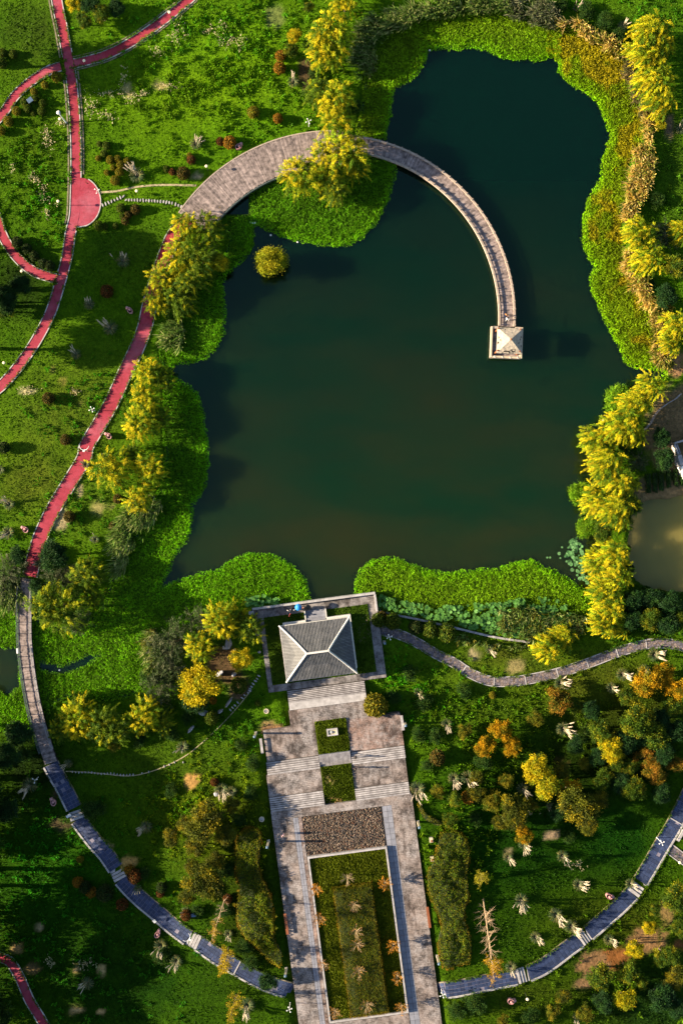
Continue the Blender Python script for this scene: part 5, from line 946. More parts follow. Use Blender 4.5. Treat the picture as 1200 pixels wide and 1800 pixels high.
# shrubs and bushes
B_ = shrub
row(B_, 'yellow', [(100,135,8.5),(79,149,6.3),(60,161,6)], 'yellow-green ball shrub', 'on the upper left path kerb', 0)
row(B_, 'green', [(61,173,7),(44,180,7),(49,191,7),(75,181,6.3),(73,195,7),(59,199,4.5)], 'dark green ball shrub', 'round the white signboard', 0)
row(B_, 'yellow', [(29,195,7.3),(15,213,8),(2,230,7.5)], 'yellow-green ball shrub', 'at the curved path left end', 0)
row(B_, 'green', [(23,95,7),(4,93,8),(3,110,9)], 'green ball shrub', 'at the upper left edge', 0)
row(B_, 'green', [(175,253,5),(187,256,7),(183,270,6.3)], 'small green ball shrub', 'above the yellow cluster', 1)
row(B_, 'yellow', [(194,281,7),(207,280,6.5),(199,295,5),(212,290,7),(223,285,7),(210,303,7),(188,303,5),(202,317,8),(173,278,5)], 'yellow-green ball shrub', 'beside the creamy pampas clump', 0)
row(B_, 'red', [(303,302,6),(336,281,7.5),(387,248,7)], 'brick-red ball shrub', 'above the dirt track', 0)
B_('ruddy', 322, 304, 11, 'large rust-brown round shrub above the dirt track'); B_('yellow', 333, 273, 5, 'tiny yellow shrub above a brick-red one near the deck'); B_('green', 293, 297, 6, 'tiny green shrub left of the rust-brown one')
B_('orange', 404, 250, 11, 'golden round shrub next to the pink bin above the wide deck'); B_('yellow', 445, 197, 10, 'golden green round shrub in the meadow above the wide deck'); B_('orange', 488, 208, 8, 'orange round shrub in the meadow, nearest the deck'); B_('orange', 493, 97, 9, 'orange round shrub left of the tall willow, upper of two'); B_('orange', 491, 119, 10, 'golden orange shrub left of the tall willow, lower of two')
row(B_, 'ruddy', [(238,368,8.5),(225,377,6.5),(220,388,6.5)], 'dark red ball shrub', 'below the stepping stones', 0)
row(B_, 'green', [(213,366,8),(173,396,8),(184,398,6),(203,397,5),(215,380,5)], 'green ball shrub', 'below the path bay', 0)
B_('red', 188, 512, 11, 'dark red round shrub alone in the left meadow'); B_('ruddy', 85, 700, 10, 'brownish round shrub left of the pond-side red path'); B_('ruddy', 115, 773, 9, 'small ruddy shrub beside a white path lamp'); B_('dark', 7, 787, 10, 'dark round shrub at the left edge in the open lawn')
row(B_, 'dark', [(30,425,9),(47,437,8.5),(60,450,8.5),(75,462,8),(88,467,8.5)], 'dark ball shrub', 'on the short path kerb', 0)
B_('ruddy', 122, 908, 9.5, 'dark ruddy shrub right of the pond-side red path'); B_('ruddy', 207, 877, 8, 'ruddy shrub beside the lower left bank willow'); B_('ruddy', 200, 925, 8, 'dark shrub between pampas and reeds on the left bank')
B_('yellow', 141, 1511, 6, 'small yellow shrub beside the slate path'); B_('orange', 137, 1551, 9, 'orange tipped shrub below the slate path, left one'); B_('orange', 160, 1569, 9, 'golden shrub below the slate path, right of the orange tipped one'); B_('dark', 185, 1570, 14, 'large dark shrub below the slate path'); B_('dark', 150, 1560, 10, 'dark shrub between the two golden ones below the slate path'); B_('red', 215, 1590, 10, 'dark red shrub just under the slate path'); B_('red', 237, 1540, 12, 'bright red shrub at the second flight of slate steps'); B_('orange', 228, 1530, 9, 'yellow-orange shrub above the bright red one'); B_('red', 282, 1571, 7, 'small red shrub on the plaza side of the slate path'); B_('red', 327, 1609, 9, 'small dark red shrub next to the blue box'); B_('dark', 284, 1560, 9, 'dark shrub above the small red one')
B_('red', 377, 1375, 7, 'brick-red shrub among pampas left of the stairs'); B_('orange', 822, 1402, 11, 'orange round shrub in the right meadow'); B_('ruddy', 768, 1332, 13, 'brown clipped shrub right of the stairs'); B_('yellow', 660, 1240, 20, 'large yellow-green bush right of the upper landing'); B_('yellow', 865, 1222, 6, 'tiny yellow shrub below the stone path'); B_('green', 372, 1262, 12, 'round green shrub beside the standing stones'); B_('green', 420, 1205, 14, 'leafy green shrub below the small yellow tree'); B_('green', 453, 1236, 5, 'tiny round green shrub near the pale stone disc')
B_('red', 400, 1580, 8, 'red shrub at the left rim of the curved hedge'); B_('green', 665, 1090, 12, 'green shrub at the right corner of the pavilion platform'); B_('ruddy', 672, 1082, 8, 'ruddy shrub at the right corner of the pavilion platform'); B_('green', 755, 1107, 14, 'green shrub between bank wall and stone path, left one'); B_('green', 785, 1112, 16, 'green shrub between bank wall and stone path, right one'); B_('green', 690, 1092, 14, 'green shrub where the stone path leaves the platform'); B_('dark', 730, 1103, 12, 'dark shrub between bank wall and the start of the stone path'); B_('orange', 375, 1232, 6, 'small orange bush under the round yellow-green tree')
B_('green', 1100, 965, 8, 'small dark shrub on the left shore of the fish pond'); B_('dark', 1105, 1000, 9, 'dark shrub at the lower left shore of the fish pond'); B_('green', 1157, 1022, 6, 'small round shrub standing in the fish pond')
# pampas
for x, y, s, n_, lb in [
 (243,310,1.15,14,'large creamy pampas clump beside the yellow shrub cluster'),(345,254,1.0,9,'creamy pampas clump in the upper meadow above the deck'),(516,146,1.05,9,'white pampas clump left of the golden willow column'),
 (218,460,1.1,9,'white pampas clump beside the pond-side red path'),(158,536,.95,9,'pale pampas clump left of the dark red shrub, plumes upright'),(195,577,1.3,14,'largest white pampas clump in the left meadow'),(135,623,.95,8,'pampas clump with a yellow shrub foot in the left meadow'),
 (18,886,1.1,10,'pale pampas at the left edge, upper of two'),(17,936,1.15,10,'pale pampas at the left edge, lower of two'),(169,948,.8,8,'small white pampas left of the grey reeds'),(2,826,.9,6,'pampas cut by the left edge in the open lawn'),(152,816,.8,6,'small white pampas at the red path edge by the sparse willow'),(68,990,.7,5,'small white pampas at the edge of the red path end'),(188,800,.7,6,'small cream pampas beside the sparse yellow willow'),
 (55,1378,1.25,11,'large white pampas left of the slate path start'),(121,1341,.7,6,'small white pampas at the foot of the footbridge'),(258,1452,1.2,12,'golden pampas in the lower left meadow'),(322,1312,1.0,5,'green pampas with few plumes near the standing stones'),(390,1386,1.1,12,'white pampas with a grey rock left of the stairs'),
 (155,1726,1.1,7,'white pampas in the shaded lower left meadow'),(311,1687,1.0,8,'white pampas below the slate path near its fourth flight'),(243,1560,.9,10,'cream pampas spilling on the slate path'),(284,1660,1.0,8,'dull pampas behind the pink bin under the slate path'),(328,1600,.8,6,'pale pampas above the blue box'),
 (408,1390,1.1,9,'spiky white pampas left of the lower stairs'),(733,1385,1.15,13,'spiky white pampas at the right end of the lower stairs'),(785,1272,1.05,10,'golden pampas right of the upper terrace'),(797,1367,1.0,11,'white pampas right of the brown clipped shrub, start of the row'),(735,1216,.7,6,'small golden pampas below the stone path start'),
 (860,1141,.95,9,'golden pampas between bank wall and stone path'),(983,1200,1.2,13,'white pampas on top of the orange-gold tree by the stone path'),(1092,1184,1.1,11,'white pampas below the stone path, right of a pair'),(1073,1208,1.15,10,'white pampas below the stone path, left of a pair'),(1148,1150,1.2,13,'golden pampas touching the stone path bend'),(1130,1178,1.1,9,'golden pampas left of the golden brown trees'),(988,1280,1.15,13,'spiky white pampas below the orange-gold tree'),
 (822,1366,1.1,13,'white pampas at the right end of its row in the meadow'),(917,1385,.95,9,'cream pampas left of the big yellow-green trees'),(965,1415,.8,7,'white pampas under the big yellow-green trees'),(920,1482,1.1,11,'cream pampas below the small golden tree'),(892,1505,1.05,11,'orange-cream pampas in the dark right lawn'),(987,1503,1.1,10,'cream pampas ring in the dark right lawn'),
 (1015,1553,1.15,13,'cream pampas nearest the slate path bend'),(915,1580,1.2,13,'slanting cream pampas in the middle of the dark lawn'),(975,1606,1.1,12,'cream pampas left of the pair at the slate steps'),(1002,1626,1.1,11,'cream pampas right at the slate steps'),(940,1645,1.05,8,'white pampas with long leaves above the slate path'),(1106,1551,1.0,11,'cream pampas hanging over the slate path'),(897,1698,1.15,9,'white pampas over the slate path by the dead tree'),(1068,1650,1.1,9,'pale pampas between slate path and red soil'),
 (435,1765,1.3,11,'large white pampas left of the plaza entrance'),(1193,228,.9,7,'white pampas at the upper right edge'),(1093,48,.8,6,'white pampas among green bushes at the top right'),(1112,60,.6,4,'small white pampas left of the top right willow'),(1012,15,.8,6,'pale pampas in the green bushes at the top'),(1012,1785,.8,6,'small pampas at the bottom edge between two saplings'),(402,1640,.8,6,'dull pampas at the foot of the bare golden conifer')]: pampas(x, y, s, n_, lb)
# conifers: bare or golden dawn redwoods
def conifer(px, py, tx, ty, hgt, bare, pal, label, seed, br=1.6, n=26):
    r = np.random.default_rng(seed); g = G(px, py); top = P(tx, ty, g[2] + hgt); e = empty('dawn_redwood', g, 0, 1, label, 'conifer'); v = Vector(top - g); mb = MB(); mb.tube([Vector((0, 0, -.3)), v * .4, v * .8, v], [.11, .085, .05, .015], 8)
    q, tg, cc_ = [], [], []
    for i in range(n):
        t = .12 + .85 * (i + r.random()) / n; b = v * t; a = r.random() * 6.28; L_ = br * (1 - t * .55) * r.uniform(.6, 1.1); d = Vector((math.cos(a), math.sin(a), .35)) * L_; m_ = b + d * .5 + Vector((0, 0, .12)); mb.tube([b, m_, b + d], [.028, .018, .006], 4, False)
        for s in range(2):
            a2 = a + r.uniform(-.9, .9); mb.tube([m_, m_ + Vector((math.cos(a2), math.sin(a2), .25)) * L_ * .4], [.014, .005], 3, False)
        if t > bare:
            k = 42; tt = r.uniform(.15, 1.05, k); pp = np.array([b + d * x for x in tt]) + r.normal(size=(k, 3)) * .16; q.append(pp); tg.append(np.tile(np.array(d.normalized()), (k, 1)) + r.normal(size=(k, 3)) * .6); cc_.append(np.array(pal) * r.uniform(.6, 1.35, (k, 1)))
    ob('trunk', mb.mesh('trunk', simple('pale_bark', (.3, .2, .12), (.5, .36, .24), 5, .9) if bare > .3 else BARK), e)
    q, tg, cc_ = np.concatenate(q), norm(np.concatenate(tg)), np.concatenate(cc_); ob('needles', leafmesh('needles', kites(q, tg, norm(np.cross(tg, rdir(r, len(q)))), .34, .1), cc_), e); return e
conifer(849, 1580, 868, 1722, 19, .74, (.34, .2, .012), 'tall nearly bare conifer with golden top, its tip over the slate path', 401, 2.7, 80)
conifer(398, 1572, 372, 1652, 10, .6, (.3, .2, .03), 'bare golden conifer leaning beside the curved hedge', 402, 1.7, 26)
conifer(402, 1665, 391, 1708, 8, .05, (.36, .26, .012), 'dense bright yellow conifer over the left slate path', 403, 1.6, 34)
conifer(415, 1748, 405, 1788, 7, .1, (.3, .23, .012), 'sparse bright yellow conifer at the bottom edge left of the plaza', 404, 1.9, 22)
conifer(848, 1552, 844, 1534, 6, .0, (.22, .2, .012), 'short spiky yellow conifer standing in the dark lawn', 405, 1.6, 20)
conifer(880, 1798, 872, 1830, 6, .1, (.2, .2, .012), 'yellow conifer tip at the bottom edge right of the plaza', 406, 1.2, 16)
# ------------------------------------------------------------------ hedges
def hedge(name, poly, z, hgt, pal, dens, label, seed, bumps=.25, edge=None, lf=.2):
    r = np.random.default_rng(seed); p = np.array(poly, float); x0, y0 = p.min(0); x1, y1 = p.max(0); n = int((x1 - x0) * (y1 - y0) * .01 * dens); px = r.uniform(x0 - 3, x1 + 3, n); py = r.uniform(y0 - 3, y1 + 3, n)
    jx = (vnoise(px, py, 10, seed) - .5) * 7 * bumps * 3; k = inpoly(px + jx, py + jx, poly); px, py = px[k], py[k]; d = dseg(px, py, poly, True)
    hz = hgt * (sstep(0, 4, d) * .35 + .65 * (d > .8)) + (vnoise(px, py, 16, seed + 1) - .5) * bumps * 2 + (vnoise(px, py, 5, seed + 2) - .5) * bumps; hz = np.where(r.random(len(px)) < np.where(d < 3, .55, .0), hz * r.random(len(px)), hz)
    c = np.array(pal)[r.choice(len(pal), len(px))] * (.5 + vnoise(px, py, 20, seed + 3))[:, None]
    if edge is not None: w = (np.exp(-d / 2.5) * (.3 + vnoise(px, py, 30, seed + 4)))[:, None].clip(0, 1); c = c * (1 - w) + np.array(edge) * w  # orange rim: reddish new leaves, plus sunlit edges painted in
    zz = (z if z is not None else ghm(px, py)) + np.maximum(hz, .05); v, c = tufts(name, px, py, zz, c, lf, lf * .6, .55, 3, r); e = empty(name, P(p[:, 0].mean(), p[:, 1].mean(), 0), 0, 1, label, 'hedge')
    inn = p.mean(0) + (p - p.mean(0)) * .93; zb = (z if z is not None else float(ghm(*p.mean(0)))); q = [P(*w_, zb + hgt * .6) for w_ in inn]
    core = MB(); q2 = smooth(inn, 6, True) if len(inn) > 4 else inn; qq = [P(*w_, zb) for w_ in q2]; core.prism([tuple(w_[:2]) for w_ in qq], zb - .8, [float((z if z is not None else ghm(*w_)) + hgt * .7 - bumps * .8) for w_ in q2])
    o = ob('clipped_foliage', leafmesh(name, v - np.array(e.location), c), e); ob('woody_core', core.mesh('core', HEDGECORE), e, -np.array(e.location)); return e
HEDGECORE = simple('hedge_core', (.012, .02, .006), (.03, .045, .01), 4, .95)
HP = [(.10, .125, .007), (.075, .105, .006), (.16, .135, .008), (.06, .08, .006)]
hq = [ABm(a, b) for a, b in ((89, 144), (160, 144), (161, 378.5), (90, 378.5))]
hedge('box_hedge', hq, Z3 + .1, 1.1, HP, 75, 'long rectangular clipped hedge in the middle of the plaza garden', 501, .16, (.34, .18, .01), .16)
hedge('curved_hedge', [(414,1474),(428,1456),(452,1452),(461,1466),(457,1500),(456,1530),(472,1562),(480,1585),(482,1620),(482,1650),(498,1680),(494,1702),(474,1692),(452,1668),(430,1650),(415,1620),(414,1590),(420,1560),(412,1530),(412,1500)], None, 1.2, [(.12, .17, .007), (.08, .135, .006), (.2, .19, .01)], 60, 'wavy mounded hedge left of the lower plaza', 502, .62, (.26, .1, .01), .22)
hedge('curved_hedge', [(772,1462),(795,1455),(818,1468),(827,1496),(822,1530),(824,1575),(816,1615),(829,1655),(826,1690),(800,1702),(778,1706),(768,1660),(775,1625),(760,1590),(750,1560),(750,1530),(764,1500)], None, 1.3, [(.09, .14, .007), (.065, .11, .006), (.14, .14, .008)], 60, 'wavy mounded hedge right of the lower plaza', 503, .62, (.26, .12, .01), .22)
hedge('low_hedge', [(733,1413),(738,1412),(746,1428),(760,1437),(778,1446),(774,1452),(756,1446),(741,1434)], None, .7, [(.1, .13, .01), (.06, .1, .01)], 80, 'short bright curved hedge strip right of the stairs', 504, .2, (.28, .2, .01), .2)
row_x = [(1137,832,1139,868),(1149,830,1150,866),(1160,828,1161,863),(1173,826,1174,858),(1185,824,1187,854),(1197,822,1198,852)]
for i, (xa, ya, xb, yb) in enumerate(row_x): hedge('shrub_row', [(xa - 4, ya), (xa + 4, ya), (xb + 4, yb), (xb - 4, yb)], None, .9, [(.025, .07, .012), (.015, .05, .01), (.04, .09, .01)], 90, 'planted row of dark leafy crops in the bare yard, %s' % ('leftmost row' if i == 0 else 'cut by the right edge' if i == 5 else ORD[i] + ' row from the left'), 510 + i, .25, None, .26)
# small trees of the plaza garden
def twig_tree(a, b, pal, leafy, label, seed, s=1.0):
    r = np.random.default_rng(seed); e = empty('ornamental_tree', AB(a, b, Z3 + .1), 0, s, label, 'small tree'); mb = MB().tube([(0, 0, 0), (0, 0, 1.3)], [.06, .05], 6); q, tg = [], []
    for i in range(16):
        an = i * 2.4 + r.normal() * .2; L_ = r.uniform(.7, 1.3); d = Vector((math.cos(an), math.sin(an), r.uniform(.4, 1.1))) * L_; o_ = Vector((0, 0, r.uniform(.9, 1.35))); mb.tube([o_, o_ + d * .5 + Vector((0, 0, .1)), o_ + d], [.028, .016, .005], 4, False)
        for j in range(2): a2 = an + r.uniform(-.7, .7); st = o_ + d * .5; mb.tube([st, st + Vector((math.cos(a2), math.sin(a2), .5)) * L_ * .45], [.012, .004], 3, False)
        k = leafy
        if k: t = r.uniform(.3, 1.05, k); q.append(np.array([o_ + d * x for x in t]) + r.normal(size=(k, 3)) * .1); tg.append(np.tile(np.array(d.normalized()), (k, 1)) + r.normal(size=(k, 3)) * .7)
    ob('trunk', mb.mesh('trunk', TWIG), e)
    if leafy: q, tg = np.concatenate(q), norm(np.concatenate(tg)); ob('foliage', leafmesh('foliage', kites(q, tg, norm(np.cross(tg, rdir(r, len(q)))), .24, .12), np.array(pal) * r.uniform(.6, 1.4, (len(q), 1))), e)
TWIG = simple('pale_twig', (.24, .17, .1), (.4, .3, .18), 5, .9)
OR_ = (.38, .17, .015)
for i, (x, y, lf, lb) in enumerate([(556,1562,20,'orange leaved small tree at the upper left inside the garden wall'),(676,1552,24,'orange leaved small tree at the upper right inside the garden wall'),(562,1614,14,'orange leaved small tree at the left garden wall, second down'),(691,1662,22,'orange leaved small tree at the right garden wall, second down'),(698,1718,14,'dull orange small tree at the right garden wall, third down'),(567,1695,5,'nearly bare small tree at the left garden wall'),(705,1770,10,'brownish small tree in the lower right garden corner'),(588,1780,8,'rusty small tree in the lower left garden corner'),
 (610,1543,0,'bare twiggy small tree at the top end of the garden hedge'),(622,1590,2,'bare spreading small tree in the hedge, first from the top'),(626,1637,3,'pinkish bare small tree in the hedge, second from the top'),(628,1660,2,'thin golden bare tree in the hedge, just under the pinkish one'),(630,1705,4,'sparse small tree in the hedge, lower middle'),(645,1765,3,'wide bare small tree near the lower end of the hedge')]):
    rel = (x - 476, y - 1427); a = rel[0] * UA[0] + rel[1] * UA[1]; b = rel[0] * UB[0] + rel[1] * UB[1]; k = (CAMZ - Z3 - 1.5) / CAMZ
    ax_ = 600 + (x - 600) / 1.0 - 476; xx, yy = 600 + (x - 600) * .99, 900 + (y - 900) * .99; rel = (xx - 476, yy - 1427); twig_tree(rel[0] * UA[0] + rel[1] * UA[1], rel[0] * UB[0] + rel[1] * UB[1], OR_ if lf > 9 else (.3, .15, .04), lf, lb, 600 + i, .95 if i < 8 else 1.15)
# ------------------------------------------------------------------ reeds (beyond counting)
def reeds(poly, dens, pal, label, seed, h=(1.2, 2.2), lean=(-.35, -.25), zb=None, blades=5):
    r = np.random.default_rng(seed); p = np.array(poly, float); x0, y0 = p.min(0); x1, y1 = p.max(0); n = int((x1 - x0) * (y1 - y0) * .01 * dens); px = r.uniform(x0, x1, n); py = r.uniform(y0, y1, n); k = inpoly(px + (vnoise(px, py, 9, seed) - .5) * 16, py + (vnoise(px, py, 9, seed + 1) - .5) * 16, poly) & (vnoise(px, py, 8, seed + 2) > .47); px, py = px[k], py[k]; n = len(px)
    b = P(px, py, 0); b[:, 2] = np.maximum(ghm(px, py), WATER_Z); b = np.repeat(b, blades, 0); m_ = n * blades; H_ = r.uniform(*h, m_); a = r.random(m_) * 6.28; sp = r.uniform(.15, .7, m_); d = np.stack([np.cos(a) * sp + lean[0], np.sin(a) * sp + lean[1], np.ones(m_)], -1); cl = np.array(pal)[r.choice(len(pal), n)] * r.uniform(.6, 1.3, (n, 1)); cl = np.repeat(cl, blades, 0) * r.uniform(.75, 1.25, (m_, 1)); V = []; C_ = []
    sd = norm(np.cross(d, rdir(r, m_))) * .075
    p0 = b; p1 = b + d * (H_ * .55)[:, None]; p2 = b + d * (H_ * .9)[:, None] + np.stack([d[:, 0] * .5, d[:, 1] * .5, -np.ones(m_) * .15], -1) * (H_ * .35)[:, None]
    V.append(np.stack([p0 - sd, p0 + sd, p1 + sd, p1 - sd], 1)); V.append(np.stack([p1 - sd, p1 + sd, p2 + sd * .3, p2 - sd * .3], 1))
    return stuff('reeds', [np.concatenate(V).reshape(-1, 3)], [np.concatenate([cl, cl * 1.15])], label, 'reeds')
GR = [(.15, .24, .05), (.22, .28, .07), (.08, .15, .02), (.32, .34, .13), (.10, .18, .03)]; GD = [(.62, .46, .13), (.55, .38, .08), (.2, .25, .03), (.34, .34, .06), (.68, .5, .2)]; GN = [(.1, .13, .02), (.16, .16, .02), (.2, .18, .03)]
reeds([(618,80),(640,40),(690,20),(760,5),(760,30),(690,55),(665,85),(655,130),(640,140),(622,120)], 24, GR, 'grey reeds between the tall golden willow and the north mat', 701)
reeds([(760,-10),(900,-5),(900,18),(800,24),(760,30)], 20, GR, 'grey-green reeds along the top edge above the north mat', 702)
reeds([(895,0),(975,8),(985,45),(960,48),(930,40),(895,22)], 24, [(.16, .18, .09), (.1, .14, .04), (.25, .24, .14)], 'pale green reeds at the top between mat and green bushes', 703)
reeds([(985,35),(1030,45),(1070,68),(1097,95),(1092,105),(1062,84),(1020,60),(985,50)], 18, GD, 'rust-orange reeds at the top right corner of the pond', 704)
reeds([(1095,105),(1118,120),(1130,160),(1138,200),(1120,205),(1112,160),(1095,130)], 22, [(.18, .17, .07), (.12, .13, .05), (.3, .22, .1)], 'olive reeds below the rusty ones left of the top right willows', 705)
reeds([(1128,180),(1143,200),(1145,245),(1150,280),(1138,330),(1115,380),(1105,400),(1095,385),(1104,330),(1112,275),(1130,250),(1127,215)], 26, GD, 'tall pale golden reeds along the right shore', 706)
reeds([(1092,440),(1108,440),(1130,490),(1150,530),(1170,560),(1165,600),(1175,640),(1158,655),(1150,610),(1155,570),(1120,515),(1096,470)], 28, GD, 'golden orange reeds along the right shore below the bright willows', 707)
reeds([(1150,520),(1180,540),(1180,640),(1160,655),(1150,620)], 14, GN, 'yellow-green reeds near the sandy gap on the right', 708)
reeds([(215,905),(235,880),(275,870),(285,890),(255,930),(230,965),(218,1005),(205,1000),(200,960)], 24, GR, 'grey wind-blown reeds on the left bank below the golden willows', 709, lean=(-.4, -.5))
reeds([(290,575),(312,560),(330,580),(318,612),(292,610)], 16, GR, 'grey dry reeds below the upper left grove', 710)
reeds([(258,1110),(280,1105),(290,1150),(272,1180),(256,1170)], 20, GN + GR, 'olive reeds at the tip of the planted bank in the lower left mat', 711)
reeds([(0,1010),(30,1020),(45,1040),(35,1075),(10,1060),(0,1050)], 18, GR, 'pale arching reeds at the left edge beside the footbridge', 712, lean=(.0, -.6))
reeds([(880,1060),(960,1070),(1030,1085),(1040,1110),(960,1125),(880,1112)], 10, GR + GN, 'grey-green reeds mixed in the lotus bed', 713)
reeds([(740,1108),(800,1115),(860,1128),(930,1132),(925,1140),(850,1136),(790,1125),(740,1118)], 14, GN + GR, 'reeds along the bank wall above the stone path', 714, h=(.6, 1.2))
reeds([(370,1085),(440,1072),(445,1082),(420,1090),(380,1095)], 14, GN, 'short green reeds between the lotus patch and the golden willow', 715)
# ------------------------------------------------------------------ lotus and lily pads
def pad_mesh():
    v = [(0, 0, 0)] + [(math.cos(t) * (1 + .05 * math.sin(5 * t)), math.sin(t) * (1 + .05 * math.cos(4 * t)), .16 + .05 * math.sin(3 * t)) for t in np.linspace(.2, 6.08, 13)]; return v, [(0, i, i + 1) for i in range(1, 13)]
PV, PF = pad_mesh(); PADM = [mesh_np('lotus_leaf', PV, np.array(PF), LEAF, np.tile(np.array(c), (14, 1))) for c in ((.10, .26, .06), (.15, .33, .09), (.07, .19, .035))]; LILM = [mesh_np('lily_pad', np.array(PV) * np.array((1, 1, .15)), np.array(PF), LEAF, np.tile(np.array(c), (14, 1))) for c in ((.11, .27, .09), (.17, .36, .14), (.08, .2, .07))]
def leaves_bed(name, child, meshes, poly, n, nstuff, zr, sr, label, cat, seed, wat=None):
    r = np.random.default_rng(seed); p = np.array(poly, float); x0, y0 = p.min(0); x1, y1 = p.max(0); e = empty(name, P(*p.mean(0), WATER_Z), 0, 1, label, cat); c = 0; V = []; F = []; Cc = []; pv = np.array(PV)
    while c < n + nstuff:
        x, y = r.uniform(x0, x1), r.uniform(y0, y1)
        if not inpoly(np.array([x]), np.array([y]), poly)[0] or vnoise(np.array([x]), np.array([y]), 12, seed)[0] < .4: continue
        z = WATER_Z + r.uniform(*zr); s = r.uniform(*sr); q = P(x, y, z) - np.array(e.location)
        if c < n: ob(child, meshes[r.integers(3)], e, q, (r.normal() * .18, r.normal() * .18, r.random() * 6.28), (s, s, s))
        else: V.append(pv * s + q); F.append(np.array(PF) + (c - n) * 14); Cc.append(np.tile(np.array((.10, .25, .05)) * r.uniform(.5, 1.4), (14, 1)))
        c += 1
    if V: tag(ob('more_leaves', mesh_np('more_leaves', np.concatenate(V), np.concatenate(F), LEAF, np.concatenate(Cc)), e), kind='stuff')
    return e
leaves_bed('lotus_bed', 'lotus_leaf', PADM, [(664,1046),(690,1052),(720,1060),(770,1066),(830,1062),(880,1060),(930,1048),(990,1055),(1020,1085),(1000,1115),(930,1122),(880,1116),(813,1102),(763,1090),(700,1076),(668,1066)], 290, 620, (.55, .95), (.2, .38), 'large bed of blue-green lotus leaves right of the pavilion platform', 'lotus', 801)
leaves_bed('lotus_bed', 'lotus_leaf', PADM, [(428,1062),(432,1050),(460,1046),(488,1050),(492,1060),(470,1065),(446,1070)], 85, 0, (.55, .95), (.2, .34), 'small patch of blue-green lotus leaves left of the pavilion platform', 'lotus', 802)
leaves_bed('lily_patch', 'lily_pad', LILM, [(1003,948),(1015,945),(1025,960),(1040,985),(1046,1010),(1040,1030),(1020,1020),(1002,1000),(992,978)], 150, 0, (.02, .05), (.18, .36), 'patch of round lily pads floating beside the right willows', 'water lily', 803)
for i, (x, y, s, lb) in enumerate([(982,973,.3,'biggest of the stray lily pads left of the lily patch'),(987,962,.18,'small stray lily pad above the biggest one'),(961,980,.18,'stray lily pad farthest out from the lily patch'),(966,980,.18,'stray lily pad next to the farthest one'),(984,981,.16,'tiny stray lily pad just below the biggest one'),(995,987,.2,'stray lily pad touching the left rim of the lily patch')]): tag(ob('lily_pad', LILM[1], None, P(x, y, WATER_Z + .03), (0, 0, i), (s, s, s)), lb, 'lily pad')
for i, (x, y, r_) in enumerate([(-38,1702,46),(-32,1772,44),(-45,1632,44),(-36,1402,44),(-44,1484,42),(-30,1842,44)]): tree('bush', x, y, r_, 'big dark bush added beyond the left edge for shade, %s of six' % ORD[i], 'shade bushes added beyond the left edge', 1.25)  # bush row added to shade the lower left, below the tall crowns
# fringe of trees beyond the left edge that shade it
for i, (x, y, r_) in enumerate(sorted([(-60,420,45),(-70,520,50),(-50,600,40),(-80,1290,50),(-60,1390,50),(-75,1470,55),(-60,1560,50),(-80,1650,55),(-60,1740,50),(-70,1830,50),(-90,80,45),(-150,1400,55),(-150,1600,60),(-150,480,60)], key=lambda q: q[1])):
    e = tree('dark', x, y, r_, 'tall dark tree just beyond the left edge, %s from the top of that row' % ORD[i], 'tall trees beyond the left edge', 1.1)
# ------------------------------------------------------------------ rocks, lamps, bins, signs
def rock(px, py, d, rot, label, seed, name='standing_stone', cat='stone', m=None):
    r = random.Random(seed); mb = MB(); n = 9; sx, sy, sz = d; prof = [(1.0, -.25), (1.05, .15), (.95, .5), (.8, .8), (.45, 1.0)]
    k = 0
    for f, z in prof:
        for j in range(n): a = 6.2832 * j / n; q = f * r.uniform(.82, 1.12); mb.v.append((math.cos(a) * sx * q, math.sin(a) * sy * q, z * sz * r.uniform(.96, 1.04)))
    for i in range(len(prof) - 1):
        for j in range(n): mb.f.append((i * n + j, i * n + (j + 1) % n, (i + 1) * n + (j + 1) % n, (i + 1) * n + j))
    mb.f.append(tuple((len(prof) - 1) * n + j for j in range(n))); return tag(ob(name, mb.mesh(name, m or GREYROCK), None, G(px, py), (rot[0], rot[1], rot[2])), label, cat)
for i, (x, y, d, rt_, lb) in enumerate([(404,1126,(.75,.22,2.0),(.5,.35,-.9),'pale grey standing slab right under the large golden willow'),(385,1183,(.75,.2,1.8),(.2,.35,.75),'grey standing slab left of the small yellow tree'),(411,1185,(.5,.3,1.2),(.1,.2,.6),'short grey stone at the foot of the small yellow tree'),(402,1234,(1.05,.2,1.6),(.1,.1,.95),'longest blue-grey slab beside the stepping stones'),(387,1250,(.6,.25,.9),(.1,.1,.6),'white-grey stone at the end of the longest slab'),(357,1252,(.85,.55,.9),(0,0,-.2),'large rounded grey boulder below the round yellow-green tree'),(371,1256,(.5,.4,.6),(0,0,.1),'small rounded boulder right of the large one'),(336,1281,(.85,.26,1.0),(.1,.1,.85),'pale blue-grey lying stone near the green pampas'),(381,1395,(.5,.4,.7),(0,0,.3),'grey rock beside the white pampas left of the stairs'),(412,1142,(.25,.2,.5),(0,0,0),'small pale stone under the golden grove by the platform'),(454,1127,(.3,.25,.5),(0,0,0),'pale stone at the left path of the pavilion platform, upper'),(456,1146,(.3,.22,.5),(0,0,0),'pale stone at the left path of the pavilion platform, lower')]): rock(x, y, d, rt_, lb, 900 + i)
cb = empty('stone_bench', G(397, 1139), 0, 1, 'white L-shaped stone seat beneath the golden grove', 'bench')
for x, y, sx, sy in ((0, 0, 1.0, .35), (-.36, .25, .3, .3)): ob('seat_slab', unit_box(STONEW), cb, (x, y, .42), (0, 0, 0), (sx, sy, .12)); ob('support', unit_box(STEPM), cb, (x, y, .15), (0, 0, 0), (sx * .6, sy * .7, .42))
